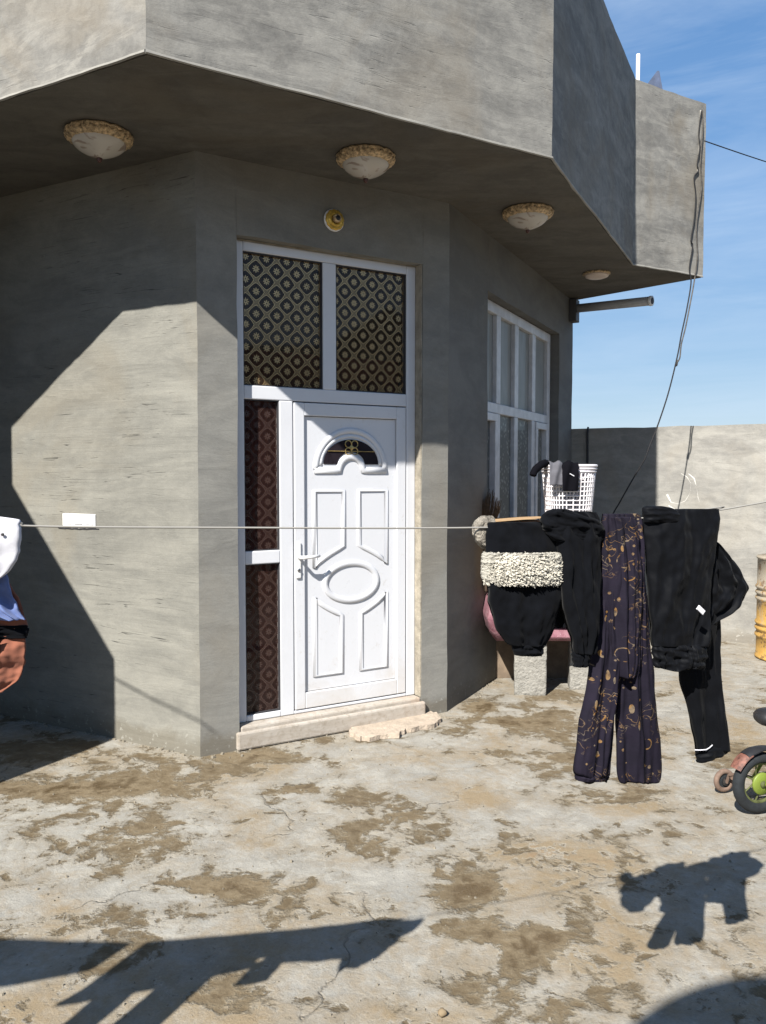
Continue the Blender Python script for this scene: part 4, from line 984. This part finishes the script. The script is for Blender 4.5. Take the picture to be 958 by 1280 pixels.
# ================================================================= BENCH AND WHAT STANDS ON IT
def rbox(mb, x0, x1, y0, y1, z0, z1): mb.box(((x0 + x1) / 2, (y0 + y1) / 2, (z0 + z1) / 2), ((x1 - x0) / 2, 0, 0), (0, (y1 - y0) / 2, 0), (0, 0, (z1 - z0) / 2))
M['block'] = simple('pale_concrete_block', (.25, .24, .215), .95, var=.25, vscale=24, bump=.8, bscale=55)
def conc_block(px0, px1, py, label):
    g0, g1 = on_z(px0, py), on_z(px1, py + 1.5); x0, x1, y0 = g0[0], g1[0], g0[1]
    t = None
    mb = MB(); n = 14; H_ = .395; D_ = .19
    ax, ay = np.array([x1 - x0, g1[1] - g0[1]]), np.array([.03, D_])
    for i in range(n):
        pass
    b0 = np.array([x0, y0]); cs = [b0, b0 + ax, b0 + ax + ay, b0 + ay]
    mb.prism([(*c, -.01) for c in cs], [(*c, H_) for c in cs])
    o = mb.build('concrete_block', M['block'])
    bm = bmesh.new(); bm.from_mesh(o.data); bmesh.ops.subdivide_edges(bm, edges=bm.edges[:], cuts=14, use_grid_fill=True)
    for v in bm.verts:
        q = Vector(v.co) * 16; q2 = Vector(v.co) * 45
        v.co += Vector((mnoise.noise(q), mnoise.noise(q + Vector((9, 0, 0))), mnoise.noise(q + Vector((0, 9, 0))))) * .005 + Vector((mnoise.noise(q2), mnoise.noise(q2 + Vector((4, 0, 0))), 0)) * .0025
    bm.to_mesh(o.data); bm.free()
    for p in o.data.polygons: p.use_smooth = True
    md = o.modifiers.new('bevel', 'BEVEL'); md.width = .006; md.limit_method = 'ANGLE'; md.angle_limit = R(50)
    return tag(o, label, 'concrete block', 'concrete blocks under the bench')
conc_block(643, 683, 868, 'pale upright concrete block under the pink quilt, nearest the house wall')
conc_block(712, 745, 861, 'pale upright concrete block under the bench, half hidden behind the printed trousers')
bx0, bx1, by0, by1 = .775, 1.66, 5.68, 6.30
bt_ = thing('bench', 'low board bench resting on concrete blocks', 'bench', ((bx0 + bx1) / 2, by0, .395))
M['board'] = simple('weathered_board', (.16, .12, .085), .85, var=.3, vscale=12)
mb = MB(); rbox(mb, bx0 + .06, bx1, by0 + .13, by1, .397, .425); mb.build('board', M['board'], bt_, bevel=.003)
mb = MB(); rbox(mb, bx0 + .02, bx1 - .02, by1 - .10, by1 - .07, 0, .396); mb.build('back_panel', M['board'], bt_)
def quilt_mat():
    m, t, b = newmat('pink_quilt'); g = t.nodes.new('ShaderNodeTexCoord').outputs['Object']
    n = tex(t, g, 9, 5, .6, 1); n2 = tex(t, g, 40, 3, .6)
    c = mixc(t, ramp(t, n, .35, .6), (.17, .065, .085), (.23, .115, .135)); c = mixc(t, ramp(t, n2, .62, .7, cb=(.6, .6, .6, 1)), c, (.38, .29, .31))
    t.links.new(c, b.inputs['Base Color']); b.inputs['Roughness'].default_value = .9; bumpn(t, n, .4, b, .03); return m
M['pink'] = quilt_mat()
qt = thing('quilt', 'folded pink patterned quilt with white top on the bench', 'quilt', ((bx0 + bx1) / 2, by0, .425))
def soft_slab(x0, x1, y0, y1, z0, zf, mat, name, parent, nx=36, ny=20, amp=.008, seed=0):
    mb = MB(); rows = [[], []]
    for lay in (0, 1):
        for j in range(ny + 1):
            for i in range(nx + 1):
                x = x0 + (x1 - x0) * i / nx; y = y0 + (y1 - y0) * j / ny
                e = min(i, nx - i) / nx * 12; f = min(j, ny - j) / ny * 7; k = (min(1, e) * min(1, f)) ** .5
                zm = zf(x); z = z0 + (zm - z0) * (.5 + .5 * k) + amp * mnoise.noise(Vector((x * 8, y * 8, seed))) if lay else z0 + (zm - z0) * .5 * (1 - k) * .9
                mb.v.append((x + .006 * mnoise.noise(Vector((y * 9, z * 9, seed))), y + .008 * mnoise.noise(Vector((x * 9, z * 9, seed + 3))), z))
    n = (nx + 1) * (ny + 1)
    for j in range(ny):
        for i in range(nx):
            a_ = j * (nx + 1) + i; mb.f.append([a_, a_ + 1, a_ + nx + 2, a_ + nx + 1]); mb.f.append([n + a_, n + a_ + nx + 1, n + a_ + nx + 2, n + a_ + 1])
    bd = [i for i in range(nx + 1)] + [j * (nx + 1) + nx for j in range(1, ny + 1)] + [ny * (nx + 1) + i for i in range(nx - 1, -1, -1)] + [j * (nx + 1) for j in range(ny - 1, 0, -1)]
    for k in range(len(bd)): a_, b_ = bd[k], bd[(k + 1) % len(bd)]; mb.f.append([a_, n + a_, n + b_, b_])
    return mb.build(name, mat, parent, smooth=True)
soft_slab(bx0 - .03, bx1 + .02, by0 - .05, by1, .392, lambda x: .495 + .27 * max(0, min(1, (.98 - x) / .2)) ** .8, M['pink'], 'quilt_body', qt, seed=2)
soft_slab(1.10, bx1, by0 - .03, by1, .488, lambda x: .556, M['white_cotton'], 'white_sheet', qt, seed=5)
M['card'] = simple('tan_cardboard', (.36, .24, .13), .85, var=.15, vscale=10)
ct = thing('cardboard_box', 'tan cardboard box, its top edge showing above the black sweatshirt', 'box', (.98, 6.0, .56))
mb = MB(); rbox(mb, .80, 1.165, 5.72, 6.1, .70, 1.255); mb.build('carton', M['card'], ct, bevel=.004)
mb = MB(); mb.prism([(.775, 5.66, 1.257), (1.155, 5.65, 1.288), (1.165, 6.0, 1.275), (.80, 6.0, 1.262)], [(.775, 5.66, 1.262), (1.155, 5.65, 1.293), (1.165, 6.0, 1.28), (.80, 6.0, 1.267)]); mb.build('flap', M['card'], ct)
ct2 = thing('cardboard_box', 'tan cardboard box under the white laundry basket, hidden by the hanging black sweatshirt', 'box', (1.37, 5.8, .56))
mb = MB(); rbox(mb, 1.178, 1.56, 5.66, 6.02, .575, 1.258); mb.build('carton', M['card'], ct2, bevel=.004)
# white plastic laundry basket
bc = np.array([1.335, 5.76]); bz0, bz1 = 1.262, 1.655
bk = thing('laundry_basket', 'white plastic lattice laundry basket full of clothes by the side window', 'basket', (bc[0], bc[1], bz0))
def bpt(an, z, o=0):
    k = (z - bz0) / (bz1 - bz0); rx = .150 + .030 * k + o; ry = .14 + .03 * k + o
    cx, sy = math.cos(an), math.sin(an); e = 2 / 3.0
    return (bc[0] + rx * math.copysign(abs(cx) ** e, cx), bc[1] + ry * math.copysign(abs(sy) ** e, sy), z)
mb = MB(); n = 40
for k in range(n):
    an = 2 * math.pi * k / n; mb.tube([bpt(an, z) for z in np.linspace(bz0, bz1 - .05, 7)], .0058, 5)
for z in np.linspace(bz0 + .02, bz1 - .05, 11): mb.tube([bpt(2 * math.pi * k / 64, z) for k in range(64)], .0055, 5, closed=True)
M['basket'] = simple('white_basket_plastic', (.58, .56, .58), .4)
mb.build('lattice', M['basket'], bk, smooth=True)
mb = MB()
for z, r_ in ((bz1 - .04, .007), (bz1 - .02, .009), (bz1, .011)): mb.tube([bpt(2 * math.pi * k / 64, z, .004) for k in range(64)], r_, 8, closed=True)
mb.build('rim', M['basket'], bk, smooth=True)
mb = MB(); mb.prism([bpt(2 * math.pi * k / 40, bz0, -.002) for k in range(40)], [bpt(2 * math.pi * k / 40, bz0 + .008, -.002) for k in range(40)]); mb.build('base', M['basket'], bk)
def drape(name, label, cat, path_xy, w, mat, th=.006, group='clothes in the laundry basket', seed=0):
    mb = MB(); n = len(path_xy); P_ = [np.array(p) for p in smooth_path(path_xy, 6)]
    ac = np.array([1., .05, 0]); m = 12
    for lay in (1, -1):
        for j, p in enumerate(P_):
            tt = P_[min(j + 1, len(P_) - 1)] - P_[max(j - 1, 0)]; tt = tt / np.linalg.norm(tt); nn = np.cross(ac, tt); nn /= np.linalg.norm(nn)
            for i in range(m + 1):
                s_ = i / m - .5; mb.v.append(tuple(p + ac * s_ * w * (1 + .08 * mnoise.noise(Vector((j * .3, seed, 0)))) + nn * (lay * th * math.sqrt(max(0, 1 - 4 * s_ * s_)) + .008 * math.sin(s_ * 9 + seed + j * .2))))
    L_ = len(P_); o = L_ * (m + 1)
    for j in range(L_ - 1):
        for i in range(m):
            a_ = j * (m + 1) + i
            for q, fl in ((0, 1), (o, -1)): f = [q + a_, q + a_ + 1, q + a_ + m + 2, q + a_ + m + 1]; mb.f.append(f if fl > 0 else f[::-1])
    for i in range(m): 
        mb.f.append([i, o + i, o + i + 1, i + 1]); a_ = (L_ - 1) * (m + 1) + i; mb.f.append([a_, a_ + 1, o + a_ + 1, o + a_])
    for j in range(L_ - 1):
        for i in (0, m): a_ = j * (m + 1) + i; b_ = a_ + m + 1; mb.f.append([a_, b_, o + b_, o + a_])
    ob = mb.build(name, mat, smooth=True); return tag(ob, label, cat, group)
M['greycloth'] = simple('grey_cloth', (.085, .085, .10), .9, var=.15, vscale=20)
M['blackcloth'] = simple('black_cloth', (.004, .004, .006), .95, spec=.06)
def over_rim(x, ztip, out=.03, zin=.0):
    yf = bc[1] - .170; return [(x, yf + .16, bz1 - .02 + zin), (x, yf + .06, bz1 + .02), (x, yf - .012, bz1 + .018), (x, yf - out, bz1 - .03), (x, yf - out - .004, (bz1 + ztip) / 2), (x, yf - out - .002, ztip)]
drape('folded_cloth', 'grey cloth hanging over the basket rim next to the black one', 'cloth', over_rim(1.207, bz1 - .135), .10, M['greycloth'], seed=1)
bcl = drape('folded_cloth', 'black cloth with a small white mark hanging over the basket rim', 'cloth', over_rim(1.300, bz1 - .175, .034), .115, M['blackcloth'], seed=3)
mb = MB(); mb.tube([(1.293, bc[1] - .216, bz1 - .055), (1.323, bc[1] - .216, bz1 - .072)], .0035, 6); mk = mb.build('mark', M['white_cotton'], bcl)
mb = MB(); mb.tube(smooth_path([(1.20, 5.72, bz1 + .0), (1.15, 5.66, bz1 + .018), (1.10, 5.62, bz1 + .0), (1.06, 5.60, bz1 - .035), (1.045, 5.59, bz1 - .07)], 6), [.024] * 6 + [.028] * 6 + [.027] * 6 + [.025] * 6 + [.021], 10)
tag(mb.build('sock', M['blackcloth'], smooth=True), 'black sock drooping over the left side of the basket', 'sock', 'clothes in the laundry basket')
mb = MB(); 
for k in range(7):
    x = 1.215 + .036 * k; mb.lathe([(.005, -.05), (.05, -.03), (.06, 0), (.045, .025), (.005, .035)], (x, 5.76 + .05 * math.sin(k * 2.1), bz1 - .035), (math.sin(k) * .3, math.cos(k) * .3, 1), 12)
tag(mb.build('washing_pile', simple('lilac_washing', (.36, .34, .42), .9, var=.2, vscale=12), smooth=True), 'pale lilac washing heaped inside the basket', 'laundry', 'clothes in the laundry basket')
# twig broom leaning in the corner by the wall
br = thing('twig_broom', 'dry twig broom standing bristles up against the side wall', 'broom', (.80, 5.96, 0))
mb = MB(); mb.tube([(.765, 5.90, .73), (.778, 5.93, 1.22)], .014, 8); mb.build('broom_handle', M['board'], br, smooth=True)
mb = MB(); rs = random.Random(5)
for k in range(150):
    a_ = rs.uniform(-1, 1); b_ = rs.uniform(-1, 1); h_ = rs.uniform(.16, .30)
    p0 = np.array([.778 + .015 * a_, 5.93 + .015 * b_, 1.18]); p2 = np.array([.79 + .075 * a_ + .02 * rs.random(), 5.93 + .05 * b_, 1.18 + h_ * (1.1 - .35 * abs(a_))]); pm = (p0 + p2) / 2 + np.array([.02 * a_, 0, .02])
    mb.tube([p0, pm, p2], [.003, .0026, .0012], 4)
mb.build('bristles', simple('dry_twigs', (.085, .06, .04), .9, var=.5, vscale=50), br)

# ================================================================= OIL DRUM
dc = np.array([3.545, 6.86]); dr = .29; dh = .885
t = thing('oil_drum', 'rusty yellow steel oil drum standing near the yard wall', 'drum', (dc[0], dc[1], 0))
def drum_mat():
    m, tt, b = newmat('worn_yellow_drum'); g = tt.nodes.new('ShaderNodeTexCoord').outputs['Object']
    sx = tt.nodes.new('ShaderNodeSeparateXYZ'); tt.links.new(g, sx.inputs[0])
    n = tex(tt, g, 5, 8, .65, .8, mscale=(1, 1, .6)); n2 = tex(tt, g, 16, 6, .65)
    c = mixc(tt, ramp(tt, n2, .3, .7), (.40, .22, .045), (.52, .33, .10))
    worn = math_(tt, 'ADD', n, math_(tt, 'MULTIPLY', math_(tt, 'SUBTRACT', sx.outputs[2], .52), .45))
    c = mixc(tt, ramp(tt, worn, .46, .56), c, (.33, .29, .23))
    c = mixc(tt, ramp(tt, n2, .54, .62, cb=(.85, .85, .85, 1)), c, (.14, .075, .035))
    tt.links.new(c, b.inputs['Base Color']); b.inputs['Roughness'].default_value = .6; bumpn(tt, n2, .2, b, .01); return m
M['drum'] = drum_mat()
prof = [(dr, 0), (dr + .008, .004), (dr + .008, .018), (dr, .024)]
z = .03
def rib(zc): return [(dr, zc - .022), (dr + .012, zc - .008), (dr + .014, zc), (dr + .012, zc + .008), (dr, zc + .022)]
for zc in (.20, .26, .31, .52, .57, .62): prof += rib(zc)
prof += [(dr, dh - .024), (dr + .008, dh - .018), (dr + .008, dh)]
mb = MB(); mb.lathe(prof, (dc[0], dc[1], 0), n=72); mb.build('shell', M['drum'], t, smooth=True, )
mb = MB(); mb.lathe([(dr - .012, dh - .012), (dr - .012, dh - .010), (.001, dh - .009)], (dc[0], dc[1], 0), n=48); mb.build('lid', M['drum'], t)
mb = MB(); mb.lathe([(.03, dh - .01), (.03, dh + .004), (.02, dh + .006)], (dc[0] - .15, dc[1] - .1, 0), n=16); mb.build('bung', M['steel'], t)

# ================================================================= CHILD'S BICYCLE
hub = np.array([1.775, 3.71, .145]); bh = np.array([.958, .288, 0]); bh /= np.linalg.norm(bh); ba = np.array([-bh[1], bh[0], 0]); up = np.array([0, 0, 1.])
bike = thing('child_bicycle', 'small lime green child bicycle with training wheels at the right edge', 'bicycle', (hub[0], hub[1], 0))
def bp(f, s_, z): return hub * np.array([1, 1, 0]) + bh * f + ba * s_ + up * z
M['tyre'] = simple('dusty_black_tyre', (.011, .014, .017), .85, var=.4, vscale=30)
M['lime'] = simple('lime_green_paint', (.15, .20, .03), .5, var=.1)
M['redpl'] = simple('faded_red_plastic', (.15, .062, .045), .65, var=.8, vscale=28)
M['brownpl'] = simple('dusty_brown_rubber', (.15, .10, .075), .8, var=.3, vscale=30)
def wheel(c, r, wth, name, parent, tyre_m, rim_m, spokes=12):
    c = np.array(c); mb = MB(); mb.tube([c + (bh * math.cos(a) + up * math.sin(a)) * (r - wth) for a in np.linspace(0, 2 * math.pi, 41)[:-1]], wth, 12, closed=True)
    ty = mb.build(name, tyre_m, parent, smooth=True)
    mb = MB(); mb.tube([c + (bh * math.cos(a) + up * math.sin(a)) * (r - 1.9 * wth) for a in np.linspace(0, 2 * math.pi, 41)[:-1]], wth * .42, 8, closed=True); mb.build('rim', rim_m, ty, smooth=True)
    mb = MB(); mb.lathe([(.006, -.035), (.016, -.03), (.012, 0), (.016, .03), (.006, .035)], tuple(c), tuple(ba), 12)
    for k in range(spokes):
        a = 2 * math.pi * k / spokes; sg = (-1) ** k; mb.tube([c + ba * .02 * sg, c + (bh * math.cos(a) + up * math.sin(a)) * (r - 2 * wth)], .004 if spokes < 8 else .0022, 5)
    mb.build('hub', rim_m, ty); return ty
M['dirtyrim'] = simple('dirty_rim', (.075, .085, .03), .6, var=.5, vscale=25)
wheel(bp(0, 0, .145), .145, .026, 'wheel', bike, M['tyre'], M['dirtyrim'], 7)
mb = MB(); mb.lathe([(.012, -.012), (.050, -.012), (.053, -.008), (.053, -.002), (.045, .002), (.012, .002)], tuple(bp(0, -.012, .145)), tuple(ba), 28); mb.build('sprocket_guard', M['lime'], bike, smooth=True)
wheel(bp(.56, 0, .145), .145, .026, 'wheel', bike, M['tyre'], M['dirtyrim'], 7)
def twheel(s_, f):
    c = bp(f, s_, .060); mb = MB(); mb.tube([np.array(c) + (bh * math.cos(a) + up * math.sin(a)) * .046 for a in np.linspace(0, 2 * math.pi, 33)[:-1]], .0135, 10, closed=True); tw = mb.build('training_wheel', M['brownpl'], bike, smooth=True)
    mb = MB(); mb.lathe([(.010, -.006), (.040, -.006), (.040, .006), (.010, .006)], tuple(c), tuple(ba), 24); mb.build('disc', M['tyre'], tw)
    mb = MB(); mb.lathe([(.003, -.02), (.022, -.017), (.018, 0), (.022, .017), (.003, .02)], tuple(c), tuple(ba), 16); mb.build('hub', M['steel'], tw)
    mb = MB(); sg = 1 if s_ > 0 else -1; mb.tube([bp(0, sg * .05, .15), bp(f * .3, s_ * .55, .135), bp(f * .8, s_ * .85, .10), bp(f, s_ - sg * .02, .055)], .008, 6); mb.build('stay', M['brownpl'], bike)
twheel(.25, .012); twheel(-.125, .02)
# mudguard: faded red tail piece and black front piece
def guard(a0, a1, mat, rad):
    mb = MB(); arcs = np.linspace(R(a0), R(a1), 18)
    for lay in (0, 1):
        for a in arcs:
            for s_ in np.linspace(-1, 1, 7):
                r_ = rad - .012 * s_ * s_ + (0 if lay else .004) + .003 * mnoise.noise(Vector((a * 4, s_ * 2, rad * 50))); mb.v.append(tuple(bp(0, s_ * .034, .145) + (bh * math.cos(a) + up * math.sin(a)) * r_))
    for lay in (0, 1):
        o = lay * 18 * 7
        for j in range(17):
            for i in range(6): mb.f.append([o + j * 7 + i, o + j * 7 + i + 1, o + j * 7 + i + 8, o + j * 7 + i + 7])
    return mb.build('mudguard', mat, bike, smooth=True)
guard(114, 150, M['redpl'], .168); guard(52, 122, M['black'], .172)
mb = MB()
for s_ in (-.045, .045): mb.tube([bp(0, s_, .145), bp(.20, s_ * .3, .16)], .009, 8); mb.tube([bp(0, s_, .145), bp(.10, s_ * .4, .32)], .008, 8)
mb.tube([bp(.20, 0, .16), bp(.10, 0, .34), bp(.09, 0, .40)], .014, 10); mb.tube([bp(.20, 0, .16), bp(.32, 0, .23), bp(.45, 0, .37)], .018, 10); mb.tube([bp(.11, 0, .30), bp(.3, 0, .30), bp(.45, 0, .35)], .013, 10)
mb.tube([bp(.44, 0, .40), bp(.455, 0, .33), bp(.49, 0, .29)], .016, 10)
for s_ in (-.04, .04): mb.tube([bp(.49, s_, .29), bp(.56, s_, .145)], .009, 8)
mb.tube([bp(.49, -.04, .29), bp(.49, .04, .29)], .012, 8)
mb.build('frame', M['lime'], bike, smooth=True)
mb = MB(); mb.lathe([(.02, -.03), (.05, -.028), (.052, .0), (.05, .005)], tuple(bp(.20, -.06, .16)), tuple(ba), 20); mb.build('chain_guard', M['lime'], bike)
mb = MB(); P_ = [bp(-.015 + .2 * k / 9, 0, .435 + .018 * (1 - (k / 9 - .3) ** 2) + .0) for k in range(10)]
mb.tube(P_, [.030, .058, .070, .072, .066, .054, .042, .034, .030, .018], 14, flat=(0, 0, 1)); mb.build('saddle', M['black'], bike, smooth=True)
mb = MB(); mb.tube([bp(.43, 0, .44), bp(.42, 0, .52)], .013, 10); mb.tube(smooth_path([bp(.36, -.2, .56), bp(.40, -.12, .57), bp(.43, -.03, .52), bp(.43, .03, .52), bp(.40, .12, .57), bp(.36, .2, .56)], 5), .010, 8); hb = mb.build('handlebar', M['steel'], bike, smooth=True)
for s_ in (-1, 1): mb = MB(); mb.tube([bp(.36, .2 * s_, .56), bp(.33, .27 * s_, .555)], .016, 10); mb.build('grip', M['black'], hb, smooth=True)
for s_, f, z_ in ((-1, .26, .12), (1, .14, .20)): mb = MB(); mb.tube([bp(.20, .05 * s_, .16), bp(f, .06 * s_, z_), bp(f, .075 * s_, z_)], .008, 6); c_ = bp(f, .11 * s_, z_); mb.box(c_, bh * .035, ba * .04, up * .009); mb.build('pedal', M['black'], bike)

# ================================================================= small things on the ground
def flake(px, py):
    p = on_z(px, py); return (p[0], p[1])
rim = [flake(*q) for q in ((437, 918), (441, 911), (452, 907), (470, 903), (490, 900), (512, 896), (532, 893), (545, 895), (552, 902), (546, 908), (530, 912), (508, 915), (498, 922), (480, 923), (462, 926), (446, 925))]
rs = random.Random(3); fine = []
for i in range(len(rim)):
    a_, b_ = np.array(rim[i]), np.array(rim[(i + 1) % len(rim)])
    for k in range(4): fine.append(a_ + (b_ - a_) * k / 4 + np.array([rs.uniform(-.008, .008), rs.uniform(-.012, .012)]))
mb = MB(); mb.prism([(q[0], q[1], -.004) for q in fine], [(q[0] * .995 + np.mean([r_[0] for r_ in rim]) * .005, q[1] * .995 + np.mean([r_[1] for r_ in rim]) * .005, .022 + .004 * rs.random()) for q in fine])
tag(mb.build('broken_slab', simple('pale_pink_mortar', (.38, .315, .25), .9, var=.2, vscale=20, bump=.5, bscale=60)), 'thin broken slab of pale mortar lying in front of the doorstep', 'slab')
# stones and crumbs: countless, one object
mb = MB(); rs = random.Random(11)
def pebble(x, y, r):
    bmv = []
    n = 6
    top = [(x + r * rs.uniform(.5, .8) * math.cos(6.283 * k / n), y + r * rs.uniform(.5, .8) * math.sin(6.283 * k / n), r * rs.uniform(.45, .7)) for k in range(n)]
    bot = [(x + r * rs.uniform(.8, 1.1) * math.cos(6.283 * k / n), y + r * rs.uniform(.8, 1.1) * math.sin(6.283 * k / n), -.004) for k in range(n)]
    mb.prism(bot, top)
for k in range(650):
    y = rs.uniform(2.1, 8.0); x = rs.uniform(-.52 * y, .52 * y)
    if (np.array([x, y]) - P1) @ nD < .06 and (np.array([x, y]) - P2) @ nR < .06 and (np.array([x, y]) - P1) @ nL < .06: continue
    pebble(x, y, .0025 + .006 * rs.random() ** 3)
for k in range(160):        # crumbs of mortar along the wall feet
    if k < 70: q = P1 + dL * rs.uniform(0, 2.2) + nL * (.01 + .05 * rs.random() ** 2)
    elif k < 100: q = P1 + dD * rs.uniform(0, 1.69) + nD * (.015 + .10 * rs.random() ** 2)
    else: q = P2 + dR * rs.uniform(0, 3.0) + nR * (.01 + .06 * rs.random() ** 2)
    pebble(q[0], q[1], .004 + .010 * rs.random() ** 2)
tag(mb.build('gravel', simple('grit', (.20, .175, .135), .9, var=.35, vscale=30)), 'scattered grit and crumbs on the yard', None, kind='stuff')
g_ = on_z(553, 1268); mb = MB(); mb.lathe([(.003, -.004), (.012, 0), (.015, .007), (.010, .014), (.002, .017)], (g_[0], g_[1], 0), n=10, ripple=lambda i, a: .002 * math.sin(a * 3 + i)); tag(mb.build('stone', simple('brown_stone', (.20, .15, .09), .9), smooth=True), 'small brown stone alone on the pale ground near the bottom', 'stone')

# ================================================================= unseen dish and rod, added to cast shadows into view
dcn = np.array([-.50, -1.28, 3.0]); t = thing('shadow_dish', 'large dish on a mast added behind the viewpoint to cast the round ground shadow', 'satellite dish', (-.9, -1.6, 0))
ax_ = -np.array(SUNDIR); ax_ = ax_ / np.linalg.norm(ax_)  # added dish is turned to the sun for a round shadow
mb = MB(); prof = [(.001, -.10)] + [(.66 * k / 10, -.10 + .12 * (k / 10) ** 2) for k in range(1, 11)] + [(.66, .012)] + [(.66 * k / 10, -.115 + .12 * (k / 10) ** 2) for k in range(10, 0, -1)]
mb.lathe(prof, tuple(dcn), tuple(ax_), 56); mb.build('reflector', M['grey_pipe'], t, smooth=True)
mb = MB(); mb.tube([(-.9, -1.6, -.1), (-.9, -1.6, 2.95)], .035, 12); mb.build('mast', M['steel'], t, smooth=True)
mb = MB(); mb.tube([(-.9, -1.6, 2.7), tuple(dcn - ax_ * .12)], .025, 10); mb.build('bracket', M['steel'], t, smooth=True)
mb = MB(); mb.tube([tuple(dcn - ax_ * .05), tuple(dcn + ax_ * .45)], .012, 8); mb.lathe([(.03, 0), (.04, .03), (.03, .09)], tuple(dcn + ax_ * .42), tuple(ax_), 14); mb.build('feed_arm', M['grey_pipe'], t, smooth=True)
k0 = np.array(pL(.74, 2.50, 2.28)); k1 = np.array(pL(-.02, .19 + 2.62 * .9283, 2.62))  # added rod, ends aligned along the sun with the diagonal wall shadow
mb = MB(); mb.tube([k0, (k0 + k1) / 2 + np.array([0, 0, -.01]), k1], [.006, .0055, .005], 8); tag(mb.build('shadow_rod', M['board'], smooth=True), 'thin rod added at the raked wall to cast the soft diagonal shadow', 'cane')
